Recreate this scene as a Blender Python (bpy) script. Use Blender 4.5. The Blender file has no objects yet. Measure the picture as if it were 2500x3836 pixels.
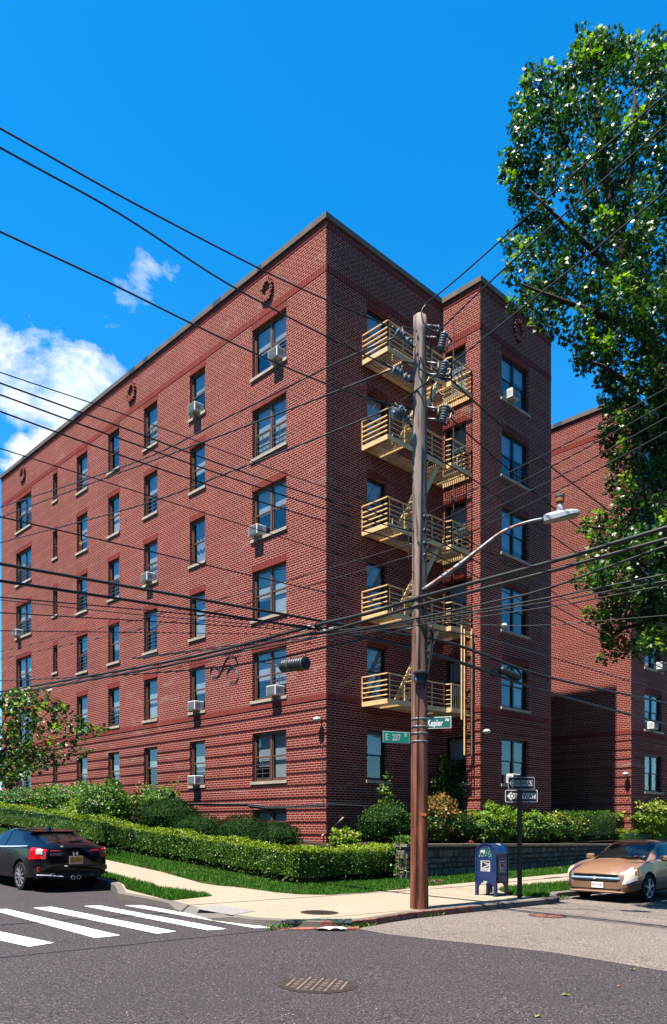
import bpy, bmesh, math, random
from mathutils import Vector, Matrix, geometry
random.seed(7)
SC = bpy.context.scene
COL = SC.collection
PI = math.pi
# World axes: x runs along the right-hand street (r), y along the left-hand street (t), z up. Camera stands in the junction.
EYE = 1.7
CX, SX = 0.7162, 0.6979
FO = 2935.0
PITCH = 0.0
def ray(px, py):
    a = (px - 1250) / FO; b = (3086 - py) / FO
    return (a*CX + SX, -a*SX + CX, b)
def at_x(px, py, x):
    d = ray(px, py); k = x / d[0]
    return Vector((x, d[1]*k, EYE + d[2]*k))
def at_y(px, py, y):
    d = ray(px, py); k = y / d[1]
    return Vector((d[0]*k, y, EYE + d[2]*k))
def at_d(px, py, depth):
    d = ray(px, py)
    return Vector((d[0]*depth, d[1]*depth, EYE + d[2]*depth))
def smooth(v, a, b):
    t = min(1, max(0, (v - a)/(b - a))); return t*t*(3 - 2*t)
def base(r, t):
    X = r*CX - t*SX
    return -0.0234*max(-40, min(40, X))
def road_z(r, t):
    return base(r, t) + 0.035*min(30, max(0, t - 18))*smooth(r, 12, 4)
def block_z(r, t):
    b = 0.055*min(30, max(0, t - 15.5))*smooth(r, 8.3, 9.8)
    c = 0.02*min(30, max(0, r - 16))*smooth(t, 9.3, 13)
    rise = 0.035*min(30, max(0, t - 18))*smooth(r, 12, 4)
    return base(r, t) + 0.12 + b + c + rise*smooth(r, 9.8, 8.3)
def yard_z(r, t):
    return block_z(r, t) + 0.85*smooth(r, 14.0, 16.2)*(1.0 if r > 17.1 else smooth(t, 15.5, 17.0))
def at_g(px, py, f=road_z):
    d = ray(px, py); k = 15.0
    for _ in range(30):
        z = f(d[0]*k, d[1]*k)
        k = 0.5*k + 0.5*(z - EYE)/d[2]
    return Vector((d[0]*k, d[1]*k, f(d[0]*k, d[1]*k)))

# ------------------------------------------------------------------ object helpers
def tag(o, label=None, cat=None, group=None, kind=None):
    if label: o['label'] = label
    if cat: o['category'] = cat
    if group: o['group'] = group
    if kind: o['kind'] = kind
    return o
def empty(name, loc=(0, 0, 0), rz=0.0, label=None, cat=None, group=None):
    o = bpy.data.objects.new(name, None); COL.objects.link(o)
    o.location = loc; o.rotation_euler = (0, 0, rz); o.empty_display_size = 0.2
    return tag(o, label, cat, group)
class MB:
    def __init__(s):
        s.v = []; s.f = []; s.m = []; s.mi = 0; s.M = None
    def add(s, vs, fs, mi=None):
        n = len(s.v)
        if s.M is not None: vs = [tuple(s.M @ Vector(q)) for q in vs]
        s.v.extend(tuple(q) for q in vs)
        k = s.mi if mi is None else mi
        for f in fs:
            s.f.append([i + n for i in f]); s.m.append(k)
        return s
    def box(s, x0, y0, z0, x1, y1, z1, mi=None):
        return s.add([(x0,y0,z0),(x1,y0,z0),(x1,y1,z0),(x0,y1,z0),(x0,y0,z1),(x1,y0,z1),(x1,y1,z1),(x0,y1,z1)],
                     [(3,2,1,0),(4,5,6,7),(0,1,5,4),(1,2,6,5),(2,3,7,6),(3,0,4,7)], mi)
    def bevbox(s, x0, y0, z0, x1, y1, z1, b=0.01, mi=None):
        vs = []
        for z, e in ((z0, b), (z0+b, 0), (z1-b, 0), (z1, b)):
            xa, xb, ya, yb = x0+e, x1-e, y0+e, y1-e
            vs += [(xa+b,ya,z),(xb-b,ya,z),(xb,ya+b,z),(xb,yb-b,z),(xb-b,yb,z),(xa+b,yb,z),(xa,yb-b,z),(xa,ya+b,z)]
        fs = [tuple(reversed(range(8))), tuple(range(24, 32))]
        for k in range(3):
            for i in range(8):
                j = (i+1) % 8
                fs.append((k*8+i, k*8+j, k*8+8+j, k*8+8+i))
        return s.add(vs, fs, mi)
    def beam(s, a, b, w, h, up=(0,0,1), mi=None):
        a = Vector(a); b = Vector(b); d = (b-a).normalized(); u = Vector(up)
        if abs(d.dot(u)) > 0.98: u = Vector((1,0,0))
        x = d.cross(u).normalized()*w*0.5; y = x.cross(d).normalized()*h*0.5
        vs = [a-x-y, a+x-y, a+x+y, a-x+y, b-x-y, b+x-y, b+x+y, b-x+y]
        return s.add(vs, [(0,1,2,3),(7,6,5,4),(0,4,5,1),(1,5,6,2),(2,6,7,3),(3,7,4,0)], mi)
    def tube(s, pts, rad, n=8, mi=None, cap=True):
        pts = [Vector(p) for p in pts]; rr = rad if isinstance(rad, (list, tuple)) else [rad]*len(pts)
        vs = []; fs = []; px = None
        for i, p in enumerate(pts):
            d = (pts[min(i+1, len(pts)-1)] - pts[max(i-1, 0)])
            if d.length < 1e-9: d = Vector((0,0,1))
            d.normalize()
            if px is None:
                u = Vector((0,0,1)) if abs(d.z) < 0.9 else Vector((1,0,0))
                px = d.cross(u).normalized()
            else:
                px = (px - d*px.dot(d)).normalized()
            py = d.cross(px)
            for k in range(n):
                a = 2*PI*k/n
                vs.append(p + (px*math.cos(a) + py*math.sin(a))*rr[i])
        for i in range(len(pts)-1):
            for k in range(n):
                j = (k+1) % n
                fs.append((i*n+k, i*n+j, i*n+n+j, i*n+n+k))
        if cap:
            fs.append(tuple(reversed(range(n)))); fs.append(tuple(range((len(pts)-1)*n, len(pts)*n)))
        return s.add(vs, fs, mi)
    def lathe(s, a, b, prof, n=16, mi=None):
        """prof: list of (fraction along a->b, radius)"""
        a = Vector(a); b = Vector(b)
        pts = [a.lerp(b, f) for f, _ in prof]
        d = (b-a).normalized(); u = Vector((0,0,1)) if abs(d.z) < 0.9 else Vector((1,0,0))
        x = d.cross(u).normalized(); y = d.cross(x)
        vs = []; fs = []
        for p, (_, r) in zip(pts, prof):
            for k in range(n):
                t = 2*PI*k/n; vs.append(p + (x*math.cos(t) + y*math.sin(t))*r)
        for i in range(len(pts)-1):
            for k in range(n):
                j = (k+1) % n; fs.append((i*n+k, i*n+j, i*n+n+j, i*n+n+k))
        fs.append(tuple(reversed(range(n)))); fs.append(tuple(range((len(pts)-1)*n, len(pts)*n)))
        return s.add(vs, fs, mi)
    def sphere(s, c, rx, ry=None, rz=None, nu=14, nv=8, wob=0, mi=None):
        ry = rx if ry is None else ry; rz = rx if rz is None else rz
        vs = []; fs = []
        for i in range(nv+1):
            p = PI*i/nv
            for k in range(nu):
                t = 2*PI*k/nu; w = 1 + random.uniform(-wob, wob)
                vs.append((c[0]+rx*math.sin(p)*math.cos(t)*w, c[1]+ry*math.sin(p)*math.sin(t)*w, c[2]+rz*math.cos(p)*w))
        for i in range(nv):
            for k in range(nu):
                j = (k+1) % nu; fs.append((i*nu+k, i*nu+j, i*nu+nu+j, i*nu+nu+k))
        return s.add(vs, fs, mi)
    def prism(s, poly, off, mi=None):
        n = len(poly); o = Vector(off); vs = [Vector(p) for p in poly]; vs += [p + o for p in vs]
        fs = [tuple(range(n)), tuple(reversed(range(n, 2*n)))]
        for i in range(n):
            j = (i+1) % n; fs.append((i, i+n, j+n, j))
        return s.add(vs, fs, mi)
    def build(s, name, mats, parent=None, smooth=False, label=None, cat=None, group=None, kind=None, uv=True, loc=None, fixn=False):
        if not isinstance(mats, (list, tuple)): mats = [mats]
        me = bpy.data.meshes.new(name); me.from_pydata(s.v, [], s.f)
        for m in mats: me.materials.append(m)
        if len(mats) > 1: me.polygons.foreach_set('material_index', s.m)
        if fixn:
            bm = bmesh.new(); bm.from_mesh(me); bmesh.ops.remove_doubles(bm, verts=bm.verts, dist=1e-5)
            bmesh.ops.recalc_face_normals(bm, faces=bm.faces); bm.to_mesh(me); bm.free()
        if uv:
            me.calc_loop_triangles() if False else None
            L = me.uv_layers.new(name='UVMap'); data = [0.0]*(2*len(me.loops)); vs = me.vertices
            for p in me.polygons:
                n = p.normal; ax, ay, az = abs(n.x), abs(n.y), abs(n.z)
                for li in p.loop_indices:
                    c = vs[me.loops[li].vertex_index].co
                    if az >= ax and az >= ay: u, w = c.x, c.y
                    elif ax >= ay: u, w = c.y, c.z
                    else: u, w = c.x, c.z
                    data[2*li] = u; data[2*li+1] = w
            L.data.foreach_set('uv', data)
        if smooth: me.polygons.foreach_set('use_smooth', [True]*len(me.polygons))
        me.update()
        o = bpy.data.objects.new(name, me); COL.objects.link(o)
        if parent: o.parent = parent
        if loc is not None: o.location = loc
        return tag(o, label, cat, group, kind)
def copy_tree(o, parent=None):
    c = o.copy(); COL.objects.link(c)
    if parent: c.parent = parent
    for ch in list(o.children): copy_tree(ch, c)
    return c
def autosmooth(o, ang=35):
    me = o.data; bm = bmesh.new(); bm.from_mesh(me)
    for f in bm.faces: f.smooth = True
    for e in bm.edges:
        if len(e.link_faces) == 2 and e.calc_face_angle(0) > math.radians(ang): e.smooth = False
    bm.to_mesh(me); bm.free()
    return o
def lettering(txt, size, name, mat, parent, M, thick=0.001, align='CENTER', xscale=1.0, spacing=1.0, bold=0.0):
    cu = bpy.data.curves.new(name, 'FONT'); cu.body = txt; cu.size = size; cu.align_x = align; cu.align_y = 'CENTER'
    cu.extrude = thick; cu.offset = bold; cu.resolution_u = 2; cu.space_character = spacing
    to = bpy.data.objects.new(name, cu); COL.objects.link(to)
    dg = bpy.context.evaluated_depsgraph_get(); dg.update()
    me = bpy.data.meshes.new_from_object(to.evaluated_get(dg))
    bpy.data.objects.remove(to); bpy.data.curves.remove(cu)
    me.transform(M @ Matrix.Diagonal((xscale, 1, 1, 1)))
    me.materials.clear(); me.materials.append(mat)
    o = bpy.data.objects.new(name, me); COL.objects.link(o); o.parent = parent
    return o
def frame_mat(o, xdir, ydir):
    x = Vector(xdir).normalized(); y = Vector(ydir).normalized(); z = x.cross(y)
    m = Matrix((x, y, z)).transposed().to_4x4(); m.translation = Vector(o); return m

# ------------------------------------------------------------------ materials
class NT:
    def __init__(s, name):
        s.mat = bpy.data.materials.new(name); s.mat.use_nodes = True; s.t = s.mat.node_tree; s.t.nodes.clear()
        s.out = s.n('ShaderNodeOutputMaterial')
    def n(s, typ, **kw):
        nd = s.t.nodes.new(typ)
        for k, v in kw.items(): setattr(nd, k, v)
        return nd
    def l(s, a, b): s.t.links.new(a, b)
    def val(s, sock, v):
        if hasattr(v, 'is_linked') or hasattr(v, 'links'): s.l(v, sock)
        else: sock.default_value = v
    def mix(s, fac, a, b, blend='MIX'):
        m = s.n('ShaderNodeMix', data_type='RGBA', blend_type=blend)
        s.val(m.inputs[0], fac)
        for i, c in ((6, a), (7, b)):
            if isinstance(c, tuple): c = (*c[:3], 1)
            s.val(m.inputs[i], c)
        return m.outputs[2]
    def math(s, op, a, b=0.0, clamp=False):
        m = s.n('ShaderNodeMath', operation=op, use_clamp=clamp); s.val(m.inputs[0], a); s.val(m.inputs[1], b); return m.outputs[0]
    def noise(s, scale, detail=3, vec=None, rough=0.55, dist=0.0):
        m = s.n('ShaderNodeTexNoise'); m.inputs['Scale'].default_value = scale; m.inputs['Detail'].default_value = detail
        m.inputs['Roughness'].default_value = rough; m.inputs['Distortion'].default_value = dist
        if vec is not None: s.l(vec, m.inputs['Vector'])
        return m.outputs[0]
    def ramp(s, fac, stops):
        m = s.n('ShaderNodeValToRGB'); s.l(fac, m.inputs[0]); e = m.color_ramp.elements
        while len(e) < len(stops): e.new(0.5)
        for q, (p, c) in zip(e, stops):
            q.position = p; q.color = (*c, 1) if isinstance(c, tuple) else (c, c, c, 1)
        return m.outputs[0]
    def obj(s, scale=None):
        c = s.n('ShaderNodeTexCoord').outputs['Object']
        if scale:
            m = s.n('ShaderNodeMapping'); m.inputs['Scale'].default_value = scale; s.l(c, m.inputs[0]); c = m.outputs[0]
        return c
    def uv(s): return s.n('ShaderNodeTexCoord').outputs['UV']
    def bump(s, h, strength=0.3, dist=0.02):
        b = s.n('ShaderNodeBump'); b.inputs['Strength'].default_value = strength; b.inputs['Distance'].default_value = dist
        s.l(h, b.inputs['Height']); return b.outputs[0]
    def pbr(s, col, rough=0.6, spec=0.4, metal=0.0, normal=None, coat=0.0, out=True):
        p = s.n('ShaderNodeBsdfPrincipled')
        if isinstance(col, tuple): col = (*col[:3], 1)
        s.val(p.inputs['Base Color'], col); s.val(p.inputs['Roughness'], rough)
        p.inputs['Specular IOR Level'].default_value = spec; p.inputs['Metallic'].default_value = metal
        if coat: p.inputs['Coat Weight'].default_value = coat; p.inputs['Coat Roughness'].default_value = 0.04
        if normal is not None: s.l(normal, p.inputs['Normal'])
        if out: s.l(p.outputs[0], s.out.inputs[0])
        return p
def simple(name, col, rough=0.55, spec=0.4, metal=0.0, var=0.18, scale=6.0, bump=0.0, coat=0.0, bscale=None):
    col = tuple(c*0.34 for c in col)
    t = NT(name); o = t.obj(); nz = t.noise(scale, 4, o)
    lo = tuple(c*(1-var) for c in col); hi = tuple(min(1, c*(1+var)) for c in col)
    c = t.mix(t.ramp(nz, [(0.3, 0.0), (0.7, 1.0)]), lo, hi)
    nrm = t.bump(t.noise(bscale or scale*6, 3, o), bump, 0.01) if bump else None
    t.pbr(c, rough, spec, metal, nrm, coat)
    return t.mat

def brick_mat(name, c1, c2, mortar, dark, soldier=False, stain=0.5):
    c1, c2, mortar, dark = [tuple(x*0.36 for x in q) for q in (c1, c2, mortar, dark)]
    t = NT(name); uv = t.uv()
    b = t.n('ShaderNodeTexBrick'); t.l(uv, b.inputs['Vector'])
    b.inputs['Scale'].default_value = 1.0
    if soldier:
        b.offset = 0.0; b.inputs['Brick Width'].default_value = 0.0786; b.inputs['Row Height'].default_value = 0.25
        b.inputs['Mortar Size'].default_value = 0.006
    else:
        b.offset = 0.5; b.offset_frequency = 2; b.squash = 0.5; b.squash_frequency = 6
        b.inputs['Brick Width'].default_value = 0.225; b.inputs['Row Height'].default_value = 0.0786
        b.inputs['Mortar Size'].default_value = 0.0085
    b.inputs['Mortar Smooth'].default_value = 0.15; b.inputs['Bias'].default_value = -0.1
    o = t.obj()
    big = t.ramp(t.noise(0.35, 4, o), [(0.35, 0.0), (0.68, 1.0)])
    mid = t.noise(2.3, 4, o)
    ca = t.mix(big, c1, c2); cb = t.mix(mid, dark, c2)
    t.l(ca, b.inputs['Color1']); t.l(cb, b.inputs['Color2'])
    t.l(t.mix(t.ramp(t.noise(1.1, 3, o), [(0.35, 0.0), (0.7, 1.0)]), tuple(m*0.8 for m in mortar), mortar), b.inputs['Mortar'])
    fine = t.mix(0.5, b.outputs[0], t.mix(t.noise(55, 2, o), (0.25, 0.25, 0.25), (0.75, 0.75, 0.75)), 'OVERLAY')
    # pale lime bloom in streaks
    st = t.noise(1.0, 5, t.obj((0.5, 0.5, 1.6)), 0.7, 1.2)
    bloom = t.math('MULTIPLY', t.ramp(st, [(0.60, 0.0), (0.70, 1.0)]), stain*0.55)
    col = t.mix(bloom, fine, (0.25, 0.19, 0.17))
    h = t.math('SUBTRACT', 1.0, b.outputs[1])
    h2 = t.math('ADD', h, t.math('MULTIPLY', t.noise(30, 3, o), 0.35))
    t.pbr(col, 0.9, 0.06, 0.0, t.bump(h2, 0.45, 0.008))
    return t.mat

M = {}
M['brick'] = brick_mat('red_brick', (0.195, 0.018, 0.017), (0.30, 0.031, 0.025), (0.92, 0.53, 0.43), (0.075, 0.008, 0.010))
M['soldier'] = brick_mat('soldier_brick', (0.25, 0.030, 0.026), (0.33, 0.042, 0.034), (0.62, 0.34, 0.28), (0.16, 0.018, 0.02), True, 0.25)
M['band'] = brick_mat('band_brick', (0.20, 0.020, 0.018), (0.28, 0.030, 0.024), (0.6, 0.34, 0.28), (0.10, 0.012, 0.014), False, 0.15)
M['coping'] = simple('coping_metal', (0.20, 0.15, 0.105), 0.55, 0.3, 0, 0.25, 2.0)
M['coping_patch'] = simple('coping_bluestone', (0.05, 0.075, 0.10), 0.5, 0.3, 0, 0.25, 2.0)
M['roof'] = simple('roof_tar', (0.06, 0.06, 0.06), 0.9, 0.2)
M['limestone'] = simple('sill_limestone', (0.62, 0.53, 0.43), 0.8, 0.2, 0, 0.2, 5.0, 0.2)
M['winframe'] = simple('window_brown', (0.20, 0.088, 0.045), 0.5, 0.4, 0, 0.2, 4.0)
M['winblack'] = simple('window_dark_bars', (0.016, 0.016, 0.02), 0.45, 0.4)
M['guard'] = simple('window_guard_grey', (0.12, 0.13, 0.15), 0.45, 0.4)
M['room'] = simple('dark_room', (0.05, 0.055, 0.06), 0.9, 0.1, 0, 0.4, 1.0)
M['blind'] = simple('white_blind', (0.66, 0.68, 0.68), 0.8, 0.1, 0, 0.12, 3.0)
M['curtain'] = simple('pale_curtain', (0.52, 0.52, 0.50), 0.85, 0.1, 0, 0.3, 9.0)
def glass_mat(name, refl, tint):
    t = NT(name)
    g = t.n('ShaderNodeBsdfGlossy'); g.inputs['Color'].default_value = (0.9, 0.95, 1, 1); g.inputs['Roughness'].default_value = 0.015
    nz = t.noise(0.9, 2, t.obj())
    t.l(t.bump(nz, 0.12, 0.05), g.inputs['Normal'])
    tr = t.n('ShaderNodeBsdfTransparent'); tr.inputs['Color'].default_value = (*tint, 1)
    ge = t.n('ShaderNodeNewGeometry'); dt = t.n('ShaderNodeVectorMath', operation='DOT_PRODUCT'); t.l(ge.outputs['Incoming'], dt.inputs[0]); t.l(ge.outputs['Normal'], dt.inputs[1])
    cth = t.math('SUBTRACT', 1.0, t.math('ABSOLUTE', dt.outputs['Value']))
    f = t.math('ADD', t.math('MULTIPLY', t.math('POWER', cth, 4.0), 0.8), refl, True)
    m = t.n('ShaderNodeMixShader'); t.l(f, m.inputs[0]); t.l(tr.outputs[0], m.inputs[1]); t.l(g.outputs[0], m.inputs[2])
    t.l(m.outputs[0], t.out.inputs[0]); return t.mat
M['glass'] = glass_mat('window_glass', 0.10, (0.75, 0.82, 0.86))

# ------------------------------------------------------------------ camera, sun, sky
cam = bpy.data.cameras.new('camera'); co = bpy.data.objects.new('camera', cam); COL.objects.link(co)
co.location = (0, 0, EYE); co.rotation_euler = (math.radians(90), 0, -math.atan2(SX, CX))
cam.sensor_fit = 'VERTICAL'; cam.sensor_height = 36.0; cam.lens = 36.0*FO/3836.0
cam.shift_y = (3086 - 1918)/3836.0; cam.clip_end = 3000; cam.clip_start = 0.05
SC.camera = co
EL = math.radians(67.0); AZ = (-0.9997, -0.022)      # towards the sun
sd = Vector((AZ[0]*math.cos(EL), AZ[1]*math.cos(EL), math.sin(EL)))
sl = bpy.data.lights.new('sun', 'SUN'); sl.energy = 5.0; sl.angle = math.radians(0.5); sl.color = (1.0, 0.92, 0.81)
so = bpy.data.objects.new('sun', sl); COL.objects.link(so); so.location = (-30, -5, 60)
so.rotation_euler = (-sd).to_track_quat('-Z', 'Y').to_euler()
W = bpy.data.worlds.new('World'); SC.world = W; W.use_nodes = True
wt = W.node_tree; wt.nodes.clear()
class WN(NT):
    def __init__(s): s.t = wt
w = WN(); wo = w.n('ShaderNodeOutputWorld'); bg = w.n('ShaderNodeBackground')
sky = w.n('ShaderNodeTexSky', sky_type='NISHITA'); sky.sun_disc = False
sky.sun_elevation = EL; sky.sun_rotation = math.atan2(AZ[0], AZ[1]); sky.air_density = 1.0; sky.dust_density = 0.4; sky.ozone_density = 3.0
hs = w.n('ShaderNodeHueSaturation'); hs.inputs['Hue'].default_value = 0.497; hs.inputs['Saturation'].default_value = 1.35; hs.inputs['Value'].default_value = 1.13
w.l(sky.outputs[0], hs.inputs['Color'])
tc = w.n('ShaderNodeTexCoord').outputs['Generated']
sepw = w.n('ShaderNodeSeparateXYZ'); w.l(tc, sepw.inputs[0])
tint = w.ramp(sepw.outputs[2], [(0.0, (0.62, 0.86, 0.98)), (0.35, (0.42, 0.98, 1.06)), (0.62, (0.14, 1.03, 1.12))])
skyc = w.mix(1.0, hs.outputs[0], tint, 'MULTIPLY')
def cloudnoise(scale, detail, rough, dist):
    mp = w.n('ShaderNodeMapping'); mp.inputs['Scale'].default_value = (1, 1, 1.5); w.l(tc, mp.inputs[0])
    return w.noise(scale, detail, mp.outputs[0], rough, dist)
def blob(px, py, rad, k=1.0):
    d = Vector(ray(px, py)).normalized()
    dp = w.n('ShaderNodeVectorMath', operation='DISTANCE'); w.l(tc, dp.inputs[0]); dp.inputs[1].default_value = d
    q = w.math('DIVIDE', dp.outputs['Value'], rad)
    return w.math('MULTIPLY', w.math('SUBTRACT', 1.0, w.math('MULTIPLY', q, q), True), k)
acc = None
for b_ in ((10, 1390, .055), (110, 1410, .072), (240, 1450, .072), (60, 1480, .05), (340, 1470, .06), (230, 1510, .055), (400, 1440, .04), (330, 1560, .045), (40, 1290, .028),
           (180, 1660, .036), (90, 1700, .034), (250, 1600, .038), (130, 1715, .03),
           (480, 1085, .026, .6), (535, 1055, .030, .72), (560, 1075, .02, .6), (465, 1005, .018, .46), (500, 1125, .014, .5), (640, 1015, .02, .38),
           (1560, 1010, .022, .34), (1400, 890, .02, .31), (1440, 900, .018, .31), (380, 1250, .03, .36)):
    q = blob(*b_)
    acc = q if acc is None else w.math('MAXIMUM', acc, q)
nz = cloudnoise(11.0, 9, 0.66, 0.25)
cm = w.math('ADD', w.math('MULTIPLY', acc, 0.58), w.math('MULTIPLY', w.math('SUBTRACT', nz, 0.5), 1.7))
cmask = w.math('MULTIPLY', w.ramp(cm, [(0.22, 0.0), (0.56, 1.0)]), w.ramp(acc, [(0.0, 0.0), (0.12, 1.0)]))
cdet = w.ramp(cloudnoise(16, 6, 0.6, 0.3), [(0.3, (3.1, 4.0, 5.3)), (0.62, (5.3, 5.35, 5.5))])
skyall = w.mix(cmask, skyc, cdet)
w.l(skyall, bg.inputs[0]); bg.inputs[1].default_value = 0.055
w.l(bg.outputs[0], wo.inputs[0])
SC.view_settings.view_transform = 'Standard'; SC.view_settings.look = 'None'; SC.view_settings.exposure = 2.1; SC.view_settings.gamma = 1.0
SC.render.film_transparent = False
try:
    SC.cycles.max_bounces = 6; SC.cycles.transparent_max_bounces = 24; SC.cycles.use_denoising = True
except Exception: pass
# ------------------------------------------------------------------ ground, roads, pavements
def dens(poly, step=0.5):
    out = []
    for i, p in enumerate(poly):
        q = poly[(i+1) % len(poly)]; n = max(1, int(math.hypot(q[0]-p[0], q[1]-p[1])/step))
        for k in range(n): out.append((p[0]+(q[0]-p[0])*k/n, p[1]+(q[1]-p[1])*k/n))
    return out
def inside(p, poly):
    c = False; n = len(poly); j = n-1
    for i in range(n):
        if (poly[i][1] > p[1]) != (poly[j][1] > p[1]) and p[0] < (poly[j][0]-poly[i][0])*(p[1]-poly[i][1])/(poly[j][1]-poly[i][1]) + poly[i][0]: c = not c
        j = i
    return c
def sheet(name, poly, zf, off, mat, step=0.6, grid=1.0, **kw):
    pts = dens(poly, step); n = len(pts)
    xs = [p[0] for p in pts]; ys = [p[1] for p in pts]
    allp = list(pts); x = min(xs) + grid*0.5
    while x < max(xs):
        y = min(ys) + grid*0.5
        while y < max(ys):
            if inside((x, y), pts): allp.append((x, y))
            y += grid
        x += grid
    r = geometry.delaunay_2d_cdt([Vector(p) for p in allp], [], [list(range(n))], 1, 1e-5)
    m = MB(); m.add([(p.x, p.y, zf(p.x, p.y)+off) for p in r[0]], [tuple(f) for f in r[2]])
    return m.build(name, mat, fixn=False, smooth=True, **kw)

# asphalt: dark, coarse grain
def asphalt(name, c, spread, crack=0.0):
    c = tuple(x*0.285 for x in c)
    t = NT(name); o = t.obj()
    g = t.noise(40, 2, o, 0.8); g2 = t.noise(32, 3, o, 0.6); big = t.noise(0.55, 5, o, 0.6, 0.4)
    sp = t.ramp(g, [(0.43, 0.0), (0.58, 1.0)])
    col = t.mix(sp, tuple(x*(1-spread) for x in c), tuple(x*(1+spread) for x in c))
    col = t.mix(t.ramp(g2, [(0.35, 0.55), (0.65, 0.0)]), col, tuple(x*0.6 for x in c))
    col = t.mix(t.ramp(big, [(0.35, 0.45), (0.62, 0.0)]), col, tuple(x*0.62 for x in c))
    chips = t.ramp(t.noise(60, 1, o, 0.3), [(0.74, 0.0), (0.77, 1.0)])
    col = t.mix(chips, col, (0.28, 0.25, 0.24))
    vo = t.n('ShaderNodeTexVoronoi', feature='DISTANCE_TO_EDGE'); vo.inputs['Scale'].default_value = 0.23
    nn = t.n('ShaderNodeTexNoise'); nn.inputs['Scale'].default_value = 1.6; nn.inputs['Detail'].default_value = 6; t.l(o, nn.inputs['Vector'])
    ad = t.n('ShaderNodeVectorMath', operation='ADD'); t.l(o, ad.inputs[0]); t.l(nn.outputs[1], ad.inputs[1]); t.l(ad.outputs[0], vo.inputs['Vector'])
    crk = t.math('MULTIPLY', t.ramp(vo.outputs[0], [(0.0015, 0.8), (0.005, 0.0)]), t.ramp(t.noise(0.33, 2, o), [(0.5, 0.0), (0.56, 1.0)]))
    col = t.mix(crk, col, tuple(x*0.3 for x in c))
    oil = t.ramp(t.noise(2.2, 3, t.obj((1, 2.2, 1)), 0.5), [(0.70, 0.0), (0.76, 0.75)])
    col = t.mix(oil, col, tuple(x*0.25 for x in c))
    t.pbr(col, 0.85, 0.25, 0, t.bump(t.math('ADD', g, g2), 0.7, 0.012))
    return t.mat
M['asphalt'] = asphalt('dark_asphalt', (0.092, 0.074, 0.086), 0.97)
M['asphalt2'] = asphalt('worn_asphalt', (0.37, 0.305, 0.275), 0.75)
def concrete(name, c, joint=True):
    c = tuple(x*0.315 for x in c)
    t = NT(name); o = t.obj()
    col = t.mix(t.ramp(t.noise(0.8, 5, o, 0.6), [(0.3, 0.0), (0.7, 1.0)]), tuple(x*0.84 for x in c), c)
    col = t.mix(t.ramp(t.noise(70, 2, o), [(0.35, 0.35), (0.6, 0.0)]), col, tuple(x*0.7 for x in c))
    spots = t.ramp(t.noise(9, 4, o, 0.7), [(0.68, 0.0), (0.74, 0.5)])
    col = t.mix(spots, col, tuple(x*0.45 for x in c))
    if joint:
        b = t.n('ShaderNodeTexBrick'); t.l(o, b.inputs['Vector']); b.inputs['Scale'].default_value = 1.0; b.offset = 0.0
        b.inputs['Brick Width'].default_value = 1.62; b.inputs['Row Height'].default_value = 1.62; b.inputs['Mortar Size'].default_value = 0.011
        col = t.mix(t.math('MULTIPLY', b.outputs[1], 0.75), col, (0.10, 0.085, 0.07))
        vo = t.n('ShaderNodeTexVoronoi', feature='DISTANCE_TO_EDGE'); vo.inputs['Scale'].default_value = 0.28
        dv = t.n('ShaderNodeMix', data_type='VECTOR'); 
        nn = t.n('ShaderNodeTexNoise'); nn.inputs['Scale'].default_value = 2.2; nn.inputs['Detail'].default_value = 5; t.l(o, nn.inputs['Vector'])
        ad = t.n('ShaderNodeVectorMath', operation='ADD'); t.l(o, ad.inputs[0]); t.l(nn.outputs[1], ad.inputs[1]); t.l(ad.outputs[0], vo.inputs['Vector'])
        col = t.mix(t.ramp(vo.outputs[0], [(0.002, 0.6), (0.007, 0.0)]), col, (0.13, 0.11, 0.09))
    t.pbr(col, 0.9, 0.2, 0, t.bump(t.noise(60, 3, o), 0.25, 0.006))
    return t.mat
M['concrete'] = concrete('pavement_concrete', (0.62, 0.50, 0.375))
M['curb'] = concrete('curb_stone', (0.26, 0.235, 0.21), False)
t_ = NT('curb_steel'); o_ = t_.obj()
t_.pbr(t_.mix(t_.ramp(t_.noise(7, 5, o_, 0.7), [(0.4, 0.0), (0.62, 1.0)]), (0.05, 0.022, 0.02), (0.20, 0.07, 0.045)), 0.7, 0.3, 0, t_.bump(t_.noise(30, 3, o_), 0.3, 0.01)); M['rust_curb'] = t_.mat
t_ = NT('road_paint_white'); o_ = t_.obj()
wr = t_.math('MULTIPLY', t_.ramp(t_.noise(26, 5, o_, 0.75), [(0.58, 0.0), (0.66, 1.0)]), t_.ramp(t_.noise(1.1, 4, o_, 0.6), [(0.40, 0.15), (0.65, 1.0)]))
t_.pbr(t_.mix(wr, t_.mix(t_.noise(5, 4, o_), (0.40, 0.39, 0.38), (0.53, 0.52, 0.51)), (0.055, 0.047, 0.05)), 0.75, 0.25, 0, t_.bump(t_.noise(60, 3, o_), 0.3, 0.006)); M['paint'] = t_.mat
def dirt_mat():
    t = NT('lawn_soil'); o = t.obj()
    c = t.mix(t.ramp(t.noise(1.3, 5, o, 0.65), [(0.38, 0.0), (0.6, 1.0)]), (0.04, 0.025, 0.013), (0.013, 0.033, 0.005))
    c = t.mix(t.ramp(t.noise(26, 3, o), [(0.35, 0.6), (0.6, 0.0)]), c, (0.02, 0.035, 0.008))
    t.pbr(c, 0.95, 0.1, 0, t.bump(t.noise(35, 3, o), 0.8, 0.03)); return t.mat
M['lawn'] = dirt_mat()
M['soil'] = simple('yard_soil', (0.055, 0.042, 0.028), 0.95, 0.1, 0, 0.4, 3.0, 0.6)
M['groundfar'] = simple('ground_far', (0.09, 0.10, 0.07), 0.95, 0.1, 0, 0.4, 0.3)

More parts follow.
